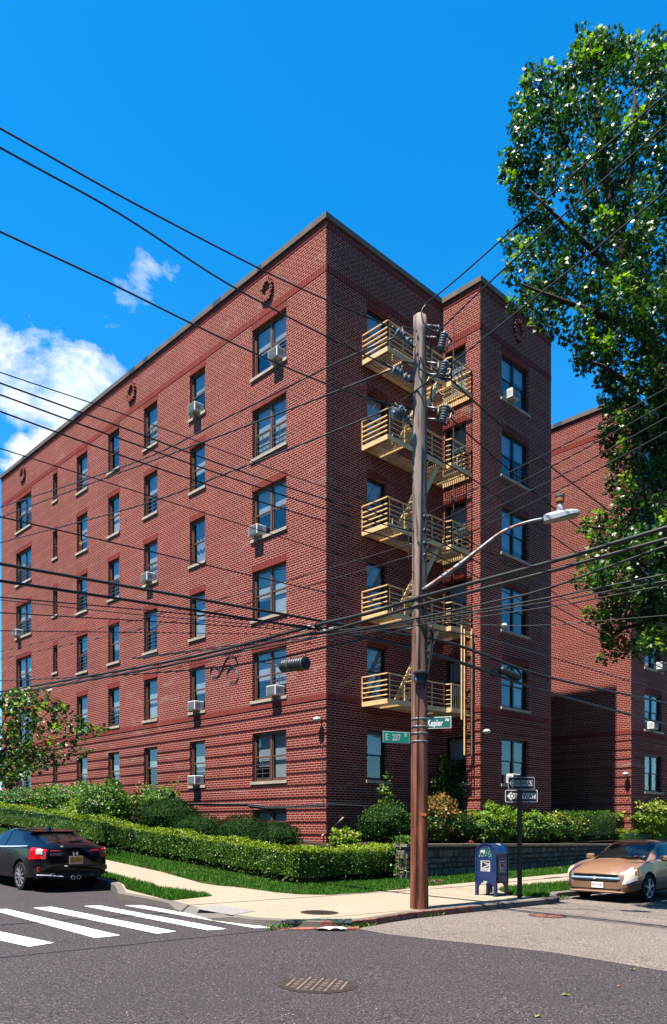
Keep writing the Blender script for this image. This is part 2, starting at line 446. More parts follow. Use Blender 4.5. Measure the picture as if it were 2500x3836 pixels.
# wide ground to the horizon (lies well below the built surfaces)
m = MB(); xs = [-900, -400, -150, -60, -30, -15, 0, 15, 30, 60, 150, 400, 900]
for i in range(len(xs)):
    for j in range(len(xs)): m.v.append((xs[i], xs[j], base(xs[i], xs[j]) - 0.45))
for i in range(len(xs)-1):
    for j in range(len(xs)-1):
        n = len(xs); m.f.append([i*n+j, (i+1)*n+j, (i+1)*n+j+1, i*n+j+1]); m.m.append(0)
m.build('ground', M['groundfar'], kind='structure')

# curb line (world r,t) traced round the corner
cr = [(9.25, 60.0), (9.25, 30.0), (9.25, 17.4), (9.12, 16.7), (8.75, 15.9)]
for p in ((444, 3344), (632, 3378), (800, 3424), (950, 3441), (1050, 3446), (1200, 3451), (1322, 3449), (1400, 3441), (1543, 3417)):
    q = at_g(p[0], p[1], block_z); cr.append((q.x, q.y))
cr += [(13.0, 9.27), (16.0, 9.25), (16.5, 9.4), (17.1, 9.85), (17.6, 10.02), (20.0, 10.05), (30, 10.05), (70, 10.05)]
def offset_line(line, d):
    out = []
    for i, p in enumerate(line):
        a = line[max(0, i-1)]; b = line[min(len(line)-1, i+1)]
        dx, dy = b[0]-a[0], b[1]-a[1]; L = math.hypot(dx, dy)
        out.append((p[0] - dy/L*d, p[1] + dx/L*d))      # left of travel = into the block
    return out
def dl(line, step=0.4):
    out = []
    for i in range(len(line)-1):
        p, q = line[i], line[i+1]; n = max(1, int(math.hypot(q[0]-p[0], q[1]-p[1])/step))
        out += [(p[0]+(q[0]-p[0])*k/n, p[1]+(q[1]-p[1])*k/n) for k in range(n)]
    return out + [line[-1]]
cin = offset_line(cr, 0.16)
block = cin + [(70, 60)]
def block_poly_z(r, t):
    z0 = block_z(r, t)
    return z0 + (yard_z(r, t) - z0)*(1 if t > 15.5 else 0)
sheet('sidewalk', block, block_z, 0.0, M['concrete'], 0.5, 1.0, kind='structure')
# roads: the left street and the junction, the right street with its worn surface
roadp = [(-60, -60), (70, -60), (70, 10.05)] + list(reversed(cr))[1:] + [(-60, 60)]
sheet('road', roadp, road_z, 0.0, M['asphalt'], 1.5, 2.5, kind='structure')
bd = [at_g(*p) for p in ((1340, 3480), (1450, 3500), (1613, 3519), (1830, 3541), (2056, 3567), (2274, 3602), (2500, 3640), (2750, 3684))]
wp = [(p.x, p.y) for p in bd] + [(30, bd[-1].y-3), (69, bd[-1].y-3), (69, 10.02), (17.6, 9.99), (17.1, 9.82), (16.5, 9.37), (16, 9.22), (13.0, 9.23)]
q = at_g(1543, 3440); wp += [(11.2, 9.2)]
q = at_g(1400, 3466); wp += [(q.x, q.y)]
sheet('worn_road', wp, road_z, 0.004, M['asphalt2'], 0.6, 1.5, kind='structure')
# curb as a real step
D = dl(cr, 0.35); I = offset_line(D, 0.16); m = MB(); fr = []
def curb_h(p):
    q = at_g(1050, 3446, block_z); ramp = smooth(abs(p[1] - 11.9), 0.55, 1.3) if p[0] < 9.3 else 1
    return ramp
for p, q in zip(D, I):
    zr = road_z(*p); zt = block_z(*q)+0.004; h = curb_h(p); zo = max(zr+0.02, zr + (zt-zr)*max(0.2, h))
    m.v += [(p[0], p[1], zr-0.2), (p[0], p[1], zo-0.015), (p[0]+(q[0]-p[0])*.12, p[1]+(q[1]-p[1])*.12, zo), (q[0], q[1], zt), (q[0], q[1], zr-0.2)]
for i in range(len(D)-1):
    mid = D[i]; basin = 8.6 < mid[0] < 10.9 and mid[1] < 11.2
    for k in range(4):
        m.f.append([i*5+k, i*5+k+1, i*5+5+k+1, i*5+5+k]); m.m.append(1 if (8.35 < mid[0] < 12.8 and mid[1] < 13.5 and k < 2) else 0)
m.build('curb', [M['curb'], M['rust_curb']], kind='structure')
# storm drain mouth under the painted curb piece
a = at_g(1055, 3447, block_z); b = at_g(1318, 3450, block_z)
dr = empty('storm_drain', (a.x, a.y, road_z(a.x, a.y)), 0, 'storm drain slot under the painted curb piece at the street corner', 'drain')
av = Vector((b.x-a.x, b.y-a.y, 0)); Lr = av.length; av.normalize(); nv = Vector((av.y, -av.x, 0))
if nv.dot(Vector((-a.x, -a.y, 0))) < 0: nv = -nv
zr = 0.0
m = MB(); up = Vector((0,0,1))
zt = block_z(a.x, a.y) - road_z(a.x, a.y)
def slab(mb, s0, s1, d0, d1, z0, z1, mi=0):
    P = lambda s_, d_, z_: av*s_ + nv*d_ + up*z_
    mb.add([P(s0,d0,z0),P(s1,d0,z0),P(s1,d1,z0),P(s0,d1,z0),P(s0,d0,z1),P(s1,d0,z1),P(s1,d1,z1),P(s0,d1,z1)],
           [(3,2,1,0),(4,5,6,7),(0,1,5,4),(1,2,6,5),(2,3,7,6),(3,0,4,7)], mi)
M['mural'] = None
t_ = NT('painted_curb'); o_ = t_.obj(); vo = t_.n('ShaderNodeTexVoronoi'); vo.inputs['Scale'].default_value = 16.0; t_.l(o_, vo.inputs['Vector'])
sepc = t_.n('ShaderNodeSeparateColor'); t_.l(vo.outputs['Color'], sepc.inputs[0])
mr = t_.n('ShaderNodeValToRGB'); t_.l(sepc.outputs[0], mr.inputs[0]); mr.color_ramp.interpolation = 'CONSTANT'
for _ in range(4): mr.color_ramp.elements.new(0.5)
for e, (pp, cc) in zip(mr.color_ramp.elements, ((0, (.02,.05,.045)), (.25, (.15,.15,.15)), (.36, (.010,.03,.028)), (.6, (.02,.016,.03)), (.75, (.03,.09,.075)), (.88, (.07,.022,.016)))):
    e.position = pp; e.color = (*cc, 1)
t_.pbr(mr.outputs[0], 0.6, 0.3); M['mural'] = t_.mat
slab(m, 0.0, Lr, -0.02, 0.03, zt-0.055, zt+0.012)
m.build('painted_lintel', M['mural'], dr)
m = MB(); slab(m, 0.04, Lr-0.04, -0.01, 0.012, 0.01, zt-0.058); m.build('slot', M['winblack'], dr)  # solid black slab paints the shade inside the drain opening
m = MB(); slab(m, -0.12, Lr+0.1, 0.012, 0.30, -0.03, 0.009); m.build('gutter_plate', M['rust_curb'], dr)

# crosswalk stripes
STR = [[(580,115),(660,115),(1265,220),(1185,221)], [(390,118),(470,117),(1055,225),(965,231)], [(155,127),(242,122),(820,237),(730,247)],
       [(-40,136),(32,132),(560,255),(442,267)], [(-60,225),(-60,265),(135,308),(250,290)]]
for k, s_ in enumerate(STR):
    P = [at_g(x*0.806, 3300+y*0.806) for x, y in s_]
    poly = [(p.x, p.y) for p in P]
    o = sheet('crosswalk_stripe', poly, road_z, 0.008, M['paint'], 0.5, 0.9)
    tag(o, ['narrow white crosswalk stripe nearest the corner pavement', 'white crosswalk stripe second from the corner pavement', 'middle white crosswalk stripe of the five on the dark road',
            'white crosswalk stripe second from the left edge of the road', 'white crosswalk stripe nearest the camera at the left edge'][k], 'road marking', 'crosswalk stripes')
# tactile paving
P = [at_g(x, y, block_z) for x, y in ((733,3405),(798,3390),(959,3413),(870,3429))]
M['tactile'] = simple('tactile_grey', (0.42, 0.41, 0.40), 0.8, 0.2, 0, 0.1, 8)
tp = empty('tactile_paving', P[0], 0, 'grey bumpy tactile paving panel on the pavement by the crosswalk', 'tactile paving')
m = MB(); vs = [p - P[0] + Vector((0,0,.006)) for p in P]; m.add(vs, [(0,1,2,3)])
for i in range(20):
    for j in range(9):
        u, v_ = (i+.5)/20, (j+.5)/9
        c = (vs[0]*(1-u)+vs[3]*u)*(1-v_) + (vs[1]*(1-u)+vs[2]*u)*v_
        m.lathe(c, c+Vector((0,0,.008)), [(0, .022), (1, .014)], 6)
m.build('panel', M['tactile'], tp)

# lawns and verges (sheets 4 mm over the pavement sheet), soil in the yard
def G(x, y): q = at_g(x, y, block_z); return (q.x, q.y)
lawnL = [(11.55, 60), (11.55, 22), (11.5, 18.5), G(754, 3308), G(916, 3327), G(1032, 3343), G(1125, 3351), G(1235, 3353), G(1380, 3344), G(1540, 3328), (14.6, 12.95), (17, 12.95), (22, 13.0), (70, 13.0), (70, 14.9), (17.1, 14.95), (13.4, 15.1), (13.4, 60)]
sheet('lawn', lawnL, block_z, 0.004, M['lawn'], 0.5, 1.0, kind='structure')
vergeL = [(9.44, 60), (9.44, 20), (9.44, 17.3), (9.3, 16.6), (8.92, 15.8), G(640, 3374), G(795, 3357), (9.88, 18.5), (9.95, 22), (9.95, 60)]
sheet('verge', vergeL, block_z, 0.004, M['lawn'], 0.5, 1.0, kind='structure')
vergeR = [G(1861, 3332), G(1925, 3356), (16.0, 9.45), (16.4, 9.58), (17.0, 10.02), (17.6, 10.23), (70, 10.25), (70, 11.4), (17.5, 11.4), (16.2, 11.1)]
sheet('verge', vergeR, block_z, 0.004, M['lawn'], 0.5, 1.0, kind='structure')
yard = [(13.4, 60), (13.4, 15.1), (17.1, 14.97), (70, 14.97), (70, 60)]
def yz2(r, t): return yard_z(r, t) + 0.004
sheet('yard', yard, yz2, 0.006, M['soil'], 0.5, 0.8, kind='structure')

# grass blades: nobody could count them
M['grass'] = None
def leafmat(name, c1, c2, c3, trans=0.35, rough=0.4, spec=0.5):
    spec *= 0.55; rough = min(.7, rough + .1)
    c1, c2, c3 = [tuple(x*0.345 for x in q) for q in (c1, c2, c3)]
    t = NT(name); g = t.n('ShaderNodeNewGeometry')
    col = t.ramp(g.outputs['Random Per Island'], [(0.0, c1), (0.5, c2), (1.0, c3)])
    p = t.pbr(col, rough, spec, 0, None, 0, False)
    tr = t.n('ShaderNodeBsdfTranslucent'); t.l(t.mix(1.0, col, (1.25, 1.5, 0.5), 'MULTIPLY'), tr.inputs[0])
    mx = t.n('ShaderNodeMixShader'); mx.inputs[0].default_value = trans
    t.l(p.outputs[0], mx.inputs[1]); t.l(tr.outputs[0], mx.inputs[2]); t.l(mx.outputs[0], t.out.inputs[0]); return t.mat
M['grass'] = leafmat('grass_blades', (0.035, 0.15, 0.006), (0.06, 0.23, 0.008), (0.10, 0.27, 0.015), 0.3, 0.5, 0.3)
def grass(poly, n, tmax, rmax, h0, h1, label):
    xs = [p[0] for p in poly]; ys = [p[1] for p in poly]
    x0, x1, y0, y1 = min(xs), min(rmax, max(xs)), min(ys), min(tmax, max(ys)); m = MB(); k = 0; tries = 0
    while k < n and tries < n*12:
        tries += 1
        x = random.uniform(x0, x1); y = random.uniform(y0, y1)
        if not inside((x, y), poly): continue
        if math.sin(x*2.3+1.1*math.sin(y*1.7))*math.sin(y*2.9+x) > random.uniform(0.35, 1.1): continue
        z = block_z(x, y)+0.003; a = random.uniform(0, 2*PI); hh = random.uniform(h0, h1)*(1.4 if random.random() < .06 else 1); wd = random.uniform(.008, .018)
        bx, by = math.cos(a)*wd, math.sin(a)*wd; lx, ly = random.gauss(0, .4)*hh, random.gauss(0, .4)*hh
        m.add([(x-bx, y-by, z), (x+bx, y+by, z), (x+lx, y+ly, z+hh)], [(0,1,2)]); k += 1
    o = m.build('grass', M['grass'], uv=False, kind='stuff'); tag(o, label, 'grass'); return o
grass(lawnL, 52000, 34, 32, .03, .075, 'strip of mown grass between the pavement and the hedge and stone wall')
grass(vergeL, 16000, 30, 12, .04, .10, 'grass verge between the pavement and the black car')
grass(vergeR, 20000, 12, 30, .05, .12, 'grass verge beside the mailbox and the tan car')
# weeds in the gutter: one per clump
M['weed'] = leafmat('weed_leaves', (0.03, 0.13, 0.006), (0.07, 0.2, 0.01), (0.12, 0.22, 0.02))
def weed(c, rad, n, label):
    m = MB()
    for _ in range(n):
        a = random.uniform(0, 2*PI); d = rad*math.sqrt(random.random()); x, y = c[0]+math.cos(a)*d*1.6, c[1]+math.sin(a)*d*.5
        z = max(road_z(x, y), c[2]-.02); h = random.uniform(.04, .14)*(1-d/rad*.5); b = random.uniform(0, 2*PI); wd = random.uniform(.008, .02)
        m.add([(x, y, z), (x+math.cos(b)*h*.5-math.sin(b)*wd, y+math.sin(b)*h*.5+math.cos(b)*wd, z+h*.6), (x+math.cos(b)*h, y+math.sin(b)*h, z+h), (x+math.cos(b)*h*.5+math.sin(b)*wd, y+math.sin(b)*h*.5-math.cos(b)*wd, z+h*.62)], [(0,1,2,3)])
    tag(m.build('weed', M['weed'], uv=False), label, 'weed', 'weeds along the curb')
for (x, y), rad, n, lb in (((1055, 3478), .26, 90, 'leafy weed clump in the gutter left of the storm drain'), ((1318, 3478), .14, 50, 'small weed clump right of the storm drain'),
                           ((1365, 3470), .2, 60, 'low weed by the rusty curb right of the storm drain'), ((1610, 3432), .3, 90, 'weed growing in the gutter below the utility pole'),
                           ((1730, 3412), .45, 160, 'long weed strip along the curb between pole and mailbox'), ((1880, 3393), .5, 170, 'weed strip along the curb under the mailbox'),
                           ((1985, 3380), .4, 140, 'weed clump at the foot of the one way sign'), ((2075, 3370), .4, 120, 'weed clump at the curb before the tan car')):
    weed(at_g(x, y), rad, n, lb)
# manholes
M['iron'] = simple('cast_iron', (0.075, 0.055, 0.05), 0.6, 0.4, 0.3, 0.4, 14, 0.3)
M['iron_worn'] = simple('cast_iron_worn', (0.33, 0.25, 0.22), 0.5, 0.4, 0.3, 0.4, 10, 0.2)
def manhole(px, py, rad, zf, label, style):
    c = at_g(px, py, zf); e = empty('manhole_cover', c, 0, label, 'manhole cover')
    slope = Matrix.Rotation(math.atan(0.0234*CX), 4, 'Y') @ Matrix.Rotation(math.atan(0.0234*SX), 4, 'X'); e.rotation_euler = slope.to_euler()
    m = MB(); m.lathe((0,0,-.02), (0,0,.007), [(0, rad), (1, rad)], 40); m.build('ring', M['iron'], e)
    m = MB(); m.lathe((0,0,0), (0,0,.010), [(0, rad*.91), (1, rad*.91)], 40); m.build('lid', M['iron'], e)
    m = MB()
    if style == 0:
        for i in range(-5, 6):
            for j in range(-9, 10):
                x, y = i*rad*.17, j*rad*.105
                if math.hypot(x, y) > rad*.82: continue
                if i % 2 == 0: m.box(x-rad*.032, y-rad*.055, .010, x+rad*.032, y+rad*.055, .016)
                elif j % 3: m.box(x-rad*.06, y-rad*.03, .010, x+rad*.06, y+rad*.03, .015)
        ca = math.radians(-55); m.M = Matrix.Rotation(ca, 4, 'Z'); vs = m.v; m.v = [tuple(m.M @ Vector(v)) for v in vs]; m.M = None
        m.build('raised_pattern', M['iron_worn'], e)
    elif style == 1:
        for i in range(-6, 7):
            x = i*rad*.135; hl = math.sqrt(max(0, (rad*.85)**2 - x*x))
            if hl > .03: m.box(x-rad*.03, -hl, .010, x+rad*.03, hl, .015)
        m.build('raised_pattern', M['rust_curb'], e)
    else:
        for i in range(-7, 8):
            for j in range(-7, 8):
                if math.hypot(i, j)*rad*.115 < rad*.85: m.box(i*rad*.115-rad*.03, j*rad*.115-rad*.03, .010, i*rad*.115+rad*.03, j*rad*.115+rad*.03, .014)
        m.build('raised_pattern', M['iron'], e)
manhole(1190, 3690, 0.42, road_z, 'round iron manhole cover with worn pattern in the dark road in front', 0)
manhole(1197, 3419, 0.34, block_z, 'dark round utility cover set in the corner pavement', 2)
manhole(2052, 3432, 0.37, road_z, 'rusty ribbed manhole cover in the pale road by the tan car', 1)
# litter
M['plastic'] = simple('litter_plastic', (0.65, 0.72, 0.70), 0.4, 0.4, 0, 0.3, 20)
c = at_g(1237, 3487); m = MB(); random.seed(3)
pts = [[(c.x + (i-2.5)*.07 + random.uniform(-.02,.02), c.y + (j-1)*.06 - (i-2.5)*.06, c.z+.02+random.uniform(0,.05)) for i in range(6)] for j in range(3)]
m.add([p for r_ in pts for p in r_], [(j*6+i, j*6+i+1, j*6+i+7, j*6+i+6) for j in range(2) for i in range(5)])
tag(m.build('litter', M['plastic'], smooth=True), 'crumpled pale plastic bag lying in the gutter at the storm drain', 'litter')
M['yleaf'] = simple('fallen_leaf_green', (0.32, 0.36, 0.05), 0.6, 0.3)
M['oleaf'] = simple('fallen_leaf_brown', (0.45, 0.16, 0.04), 0.6, 0.3)
for k, (x, y, mt, lb) in enumerate(((2120, 3730, 'yleaf', 'yellow green fallen leaf on the dark road'), (2013, 3811, 'yleaf', 'green fallen leaf on the dark road near the bottom edge'),
        (2370, 3635, 'yleaf', 'yellow fallen leaf beside the seam of the worn road'), (2318, 3698, 'oleaf', 'tiny brown fallen leaf on the dark road at right'))):
    p = at_g(x, y); m = MB(); s_ = .05 if mt == 'yleaf' else .03
    m.add([(p.x+math.cos(i*PI/4+k)*s_*(1 if i % 2 else .5), p.y+math.sin(i*PI/4+k)*s_*(1 if i % 2 else .5), p.z+.012+.006*(i % 3)) for i in range(8)], [tuple(range(8))])
    tag(m.build('fallen_leaf', M[mt]), lb, 'fallen leaf')
# ------------------------------------------------------------------ the buildings
X0, Y0 = 16.70, 17.46                   # the corner of the brick block
ROOF = 20.36
SILL = [3.13 + 2.75*k for k in range(6)]
HD = 1.65
class Face:
    """a wall plane: P(u, depth inwards, z) -> world"""
    def __init__(s, axis, pos, inward):
        s.axis, s.pos, s.inw = axis, pos, inward
    def P(s, u, d, z):
        q = s.pos + s.inw*d
        return (q, u, z) if s.axis == 'x' else (u, q, z)
    def box(s, mb, u0, u1, d0, d1, z0, z1, mi=None):
        a = s.P(u0, d0, z0); b = s.P(u1, d1, z1)
        mb.box(min(a[0], b[0]), min(a[1], b[1]), min(a[2], b[2]), max(a[0], b[0]), max(a[1], b[1]), max(a[2], b[2]), mi)
    def quad(s, mb, u0, u1, d, z0, z1, mi=None):
        mb.add([s.P(u0,d,z0), s.P(u1,d,z0), s.P(u1,d,z1), s.P(u0,d,z1)], [(0,1,2,3)], mi)
REV = 0.17
def wall_face(mb, F, ua, ub, za, zb, ops, room=True):
    us = sorted(set([ua, ub] + [o[0] for o in ops] + [o[1] for o in ops])); zs = sorted(set([za, zb] + [o[2] for o in ops] + [o[3] for o in ops]))
    for i in range(len(us)-1):
        for j in range(len(zs)-1):
            cu, cz = (us[i]+us[i+1])/2, (zs[j]+zs[j+1])/2
            if any(o[0] < cu < o[1] and o[2] < cz < o[3] for o in ops): continue
            F.quad(mb, us[i], us[i+1], 0, zs[j], zs[j+1], 0)
    for (u0, u1, z0, z1) in ops:
        for (a, b) in (((u0, z0), (u0, z1)), ((u1, z0), (u1, z1)), ((u0, z0), (u1, z0)), ((u0, z1), (u1, z1))):
            mb.add([F.P(a[0], 0, a[1]), F.P(b[0], 0, b[1]), F.P(b[0], REV, b[1]), F.P(a[0], REV, a[1])], [(0,1,2,3)], 0)
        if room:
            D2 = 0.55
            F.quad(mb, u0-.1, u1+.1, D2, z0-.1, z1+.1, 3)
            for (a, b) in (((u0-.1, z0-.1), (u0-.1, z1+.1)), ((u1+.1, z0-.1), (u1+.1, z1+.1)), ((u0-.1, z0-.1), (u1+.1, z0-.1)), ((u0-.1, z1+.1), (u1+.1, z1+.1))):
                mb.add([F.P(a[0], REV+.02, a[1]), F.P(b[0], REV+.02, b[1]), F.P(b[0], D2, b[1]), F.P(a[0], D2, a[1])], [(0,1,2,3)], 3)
BANDS = [5.30 - 0.393*i for i in range(11)]
def bands(mb, F, ua, ub, ops, e0=0.0, e1=0.0):
    for z in BANDS:
        cuts = sorted((o[0], o[1]) for o in ops if o[2]-0.09 < z+.08 and o[3] > z)
        u = ua
        for a, b in cuts + [(ub, ub)]:
            if a - u > .05: F.box(mb, u, a - (0.0 if a < ub else 0), -0.023, 0.01, z, z+0.058, 2)
            u = max(u, b)
def trims(mb, F, ua, ub, ops, lint=True, top=20.36):
    F.box(mb, ua, ub, -0.022, 0.01, 5.56, 5.78, 1)          # belt of upright bricks
    F.box(mb, ua, ub, -0.012, 0.01, 18.76, 18.97, 1)
    F.box(mb, ua, ub, -0.012, 0.01, top-.24, top-.01, 1)
    for (u0, u1, z0, z1) in ops:
        if z0 > 4 and lint: F.box(mb, u0-.04, u1+.04, -0.008, 0.004, z1+.002, z1+.20, 1)
WIN = {}
def window(parent, F, u0, u1, z0, z1, panes=1, key=None, blind=None, guard=0, curtain=False, dark=False):
    fm = M['winframe'] if not dark else M['winblack']
    m = MB(); d = REV-.055; fw = .05 if panes else .03
    F.box(m, u0, u0+fw, d, d+.07, z0, z1); F.box(m, u1-fw, u1, d, d+.07, z0, z1)
    F.box(m, u0+fw, u1-fw, d, d+.07, z0, z0+.05); F.box(m, u0+fw, u1-fw, d, d+.07, z1-.05, z1)
    n = max(1, panes); g = MB(); wd = (u1-u0-2*fw); zm = z0+.05+(z1-z0-.1)*.5
    mul = .085
    for k in range(n):
        a = u0+fw+(wd+mul)/n*k; b = a+(wd-mul*(n-1))/n
        if k: F.box(m, a-mul, a, d-.015, d+.075, z0+.05, z1-.05)
        sw = .04 if panes else .02
        for (s0, s1, dd) in ((z0+.05, zm+.02, .03), (zm-.02, z1-.05, .012)):
            F.box(m, a, a+sw, d+dd, d+dd+.03, s0, s1); F.box(m, b-sw, b, d+dd, d+dd+.03, s0, s1)
            F.box(m, a+sw, b-sw, d+dd, d+dd+.03, s0, s0+.045); F.box(m, a+sw, b-sw, d+dd, d+dd+.03, s1-.045, s1)
            F.quad(g, a+sw, b-sw, d+dd+.015, s0+.045, s1-.045)
    w_ = m.build('window', fm, parent)
    g.build('pane', M['glass'], w_, uv=False)
    m = MB(); F.box(m, u0-.07, u1+.07, -0.055, d-.004, z0-.10, z0-.004); m.build('sill', M['limestone'], w_)
    for k in range(n):
        a = u0+fw+(wd+mul)/n*k; b = a+(wd-mul*(n-1))/n
        fr = blind[k % len(blind)] if blind else 0
        if fr > 0:
            m = MB(); zb = z1-.06-(z1-z0-.12)*fr
            nsl = 22
            if curtain:
                N = 12
                m.add([F.P(a+(b-a)*i/N, d+.16+.02*math.sin(i*2.1), z) for z in (zb, z1-.06) for i in range(N+1)], [(i, i+1, N+2+i, N+1+i) for i in range(N)])
                m.build('curtain', M['curtain'], w_, uv=False)
            else:
                F.quad(m, a, b, d+.12, zb, z1-.05); m.build('blind', M['blind'], w_, uv=False)
        if guard and (guard == 3 or guard == k+1):
            m = MB(); zt = z0+.05+(z1-z0)*.42
            for q in range(5):
                zz = z0+.12+(zt-z0-.12)*q/4; m.beam(F.P(a+.02, d-.01, zz), F.P(b-.02, d-.01, zz), .018, .018)
            for q in (0.02, .5, .98): m.beam(F.P(a+(b-a)*q, d-.022, z0+.05), F.P(a+(b-a)*q, d-.022, zt), .02, .02)
            m.build('window_guard', M['guard'], w_)
    return w_

bld = empty('apartment_building', (X0, Y0, 0), 0, 'six storey red brick apartment building on the corner with yellow fire escape', 'building')
bld.location = (0, 0, 0)
LF = Face('x', X0, 1); RF = Face('y', Y0, 1); WX0, WX1, WY = X0+5.74, X0+10.41, Y0-1.67
WL = Face('x', WX0, 1); WF = Face('y', WY, 1)
WY2 = WY-.62; RF2 = ROOF-.35
kq = WY2/(CX-.3799*SX); B2X = (.3799*CX+SX)*kq; B2L = Face('x', B2X, 1); B2F = Face('y', WY2, 1)
def ux(F, px):
    if F.axis == 'x': return at_x(px, 2000, F.pos).y
    return at_y(px, 2000, F.pos).x
def ops_for(F, pa, pb, rows, h=HD, dz=0):
    a, b = sorted((ux(F, pa), ux(F, pb)))
    return [(a, b, SILL[k]+dz, SILL[k]+HD) for k in rows]
R6 = range(6)
cols = {'A': ops_for(LF, 946, 1073, R6), 'B': ops_for(LF, 712, 769, R6), 'C': ops_for(LF, 540, 590, R6), 'D': ops_for(LF, 406, 448, R6),
        'E': ops_for(LF, 288, 328, R6), 'F': ops_for(LF, 199, 216, R6, dz=.35), 'G': ops_for(LF, 61, 118, R6)}
base_op = [(cols['A'][0][0]-.02, cols['A'][0][1]-.02, 1.35, 2.18)]
lops = [o for c in cols.values() for o in c] + base_op
LEND = at_x(6, 1800, X0).y
mainops = ops_for(RF, 1376, 1451, R6)
baser = [(mainops[0][0]-.2, mainops[0][1]+.3, .75, 1.45)]
wlops = ops_for(WL, 1668, 1745, R6); wfops = ops_for(WF, 1880, 1981, R6); 
b2ops = ops_for(B2F, 2416, 2481, R6)
w2 = (b2ops[0][1]-b2ops[0][0]); b2more = [(o[0]+3.6, o[1]+3.6, o[2], o[3]) for o in b2ops] + [(o[0]+7.4, o[1]+7.4, o[2], o[3]) for o in b2ops]
GB = 0.2
m = MB()
wall_face(m, LF, Y0, LEND, GB, ROOF, lops); wall_face(m, RF, X0, WX0, GB, ROOF, mainops+baser)
wall_face(m, WL, WY, Y0, GB, ROOF, wlops); wall_face(m, WF, WX0, WX1, GB, ROOF, wfops)
Face('x', WX1, -1).quad(m, WY, Y0+7, 0, GB, ROOF, 0)
m.add([(WX1, Y0+7, GB), (X0+8, Y0+7, GB), (X0+8, Y0+7, ROOF), (WX1, Y0+7, ROOF)], [(0,1,2,3)], 0)
m.add([(X0+8, Y0+7, GB), (X0+8, LEND, GB), (X0+8, LEND, ROOF), (X0+8, Y0+7, ROOF)], [(0,1,2,3)], 0)
m.add([(X0, LEND, GB), (X0+8, LEND, GB), (X0+8, LEND, ROOF), (X0, LEND, ROOF)], [(0,1,2,3)], 0)
bands(m, LF, Y0-.028, LEND, lops); bands(m, RF, X0-.027, WX0, mainops+baser); bands(m, WL, WY-.027, Y0, wlops); bands(m, WF, WX0-.028, WX1, wfops)
trims(m, LF, Y0-.02, LEND, lops); trims(m, RF, X0-.021, WX0, mainops); trims(m, WL, WY-.02, Y0, wlops); trims(m, WF, WX0-.021, WX1, wfops)
# round wreath ornaments of projecting headers
def wreath(F, px, py, rr=.33):
    u = ux(F, px); z = (at_x if F.axis == 'x' else at_y)(px, py, F.pos).z
    for i in range(16):
        a = 2*PI*i/16; c = Vector(F.P(u+math.cos(a)*rr*.78, -.045, z+math.sin(a)*rr)); tn = Vector(F.P(u-math.sin(a)*.78, 0, z+math.cos(a))) - Vector(F.P(u, 0, z))
        tn.normalize(); nn = Vector(F.P(0, 1, 0)) - Vector(F.P(0, 0, 0)); rad = tn.cross(nn)
        m.beam(c - rad*.07, c + rad*.07, .075, .11, up=nn, mi=0)
wreath(LF, 1004, 1088); wreath(LF, 497, 1470); wreath(LF, 88, 1776); wreath(WF, 1940, 1241)
m.build('wall', [M['brick'], M['soldier'], M['band'], M['room']], bld)
# roof slab and metal coping
m = MB()
m.add([(X0, Y0, ROOF-.3), (WX0, Y0, ROOF-.3), (WX0, WY, ROOF-.3), (WX1, WY, ROOF-.3), (WX1, Y0+7, ROOF-.3), (X0+8, Y0+7, ROOF-.3), (X0+8, LEND, ROOF-.3), (X0, LEND, ROOF-.3)], [tuple(range(8))])
rf = m.build('roof', M['roof'], bld)
ring = [(X0, LEND), (X0, Y0), (WX0, Y0), (WX0, WY), (WX1, WY), (WX1, Y0+7), (X0+8, Y0+7), (X0+8, LEND)]
def coping(ring, zc, mats, parent, patches):
    m = MB(); n = len(ring)
    def off(i, d):
        a, b, c = Vector(ring[i-1]), Vector(ring[i]), Vector(ring[(i+1) % n])
        e1 = (b-a).normalized(); e2 = (c-b).normalized(); n1 = Vector((e1.y, -e1.x)); n2 = Vector((e2.y, -e2.x))
        return b + (n1+n2)*d/(1+n1.dot(n2))
    def o2(i, d):
        p = off(i, d); return p
    sgn = 1
    ctr = Vector((sum(p[0] for p in ring)/n, sum(p[1] for p in ring)/n))
    test = off(1, .1)
    if (test-ctr).length < (Vector(ring[1])-ctr).length: sgn = -1
    O = [o2(i, sgn*.085) for i in range(n)]; Iq = [o2(i, -sgn*.28) for i in range(n)]
    prof = ((O, zc-.03), (O, zc+.15), (Iq, zc+.19), (Iq, zc-.3))
    vs = []
    for i in range(n):
        for P, z in prof: vs.append((P[i].x, P[i].y, z))
        vs.append((ring[i][0], ring[i][1], zc-.03))
    fs = []
    for i in range(n):
        j = (i+1) % n
        for k in range(3): fs.append((i*5+k, j*5+k, j*5+k+1, i*5+k+1))
        fs.append((i*5+4, j*5+4, j*5, i*5))
    m.add(vs, fs, 0)
    for (F, ua, ub) in patches: F.box(m, ua, ub, -.0885, -.07, zc-.034, zc+.154, 1)
    return m.build('coping', mats, parent)
pl = []
for a_, b_ in ((90, 100), (285, 305), (490, 512), (545, 560), (805, 835), (970, 985)):
    ua, ub = sorted((ux(LF, a_), ux(LF, b_))); pl.append((LF, ua, ub))
coping(ring, ROOF, [M['coping'], M['coping_patch']], rf, pl)
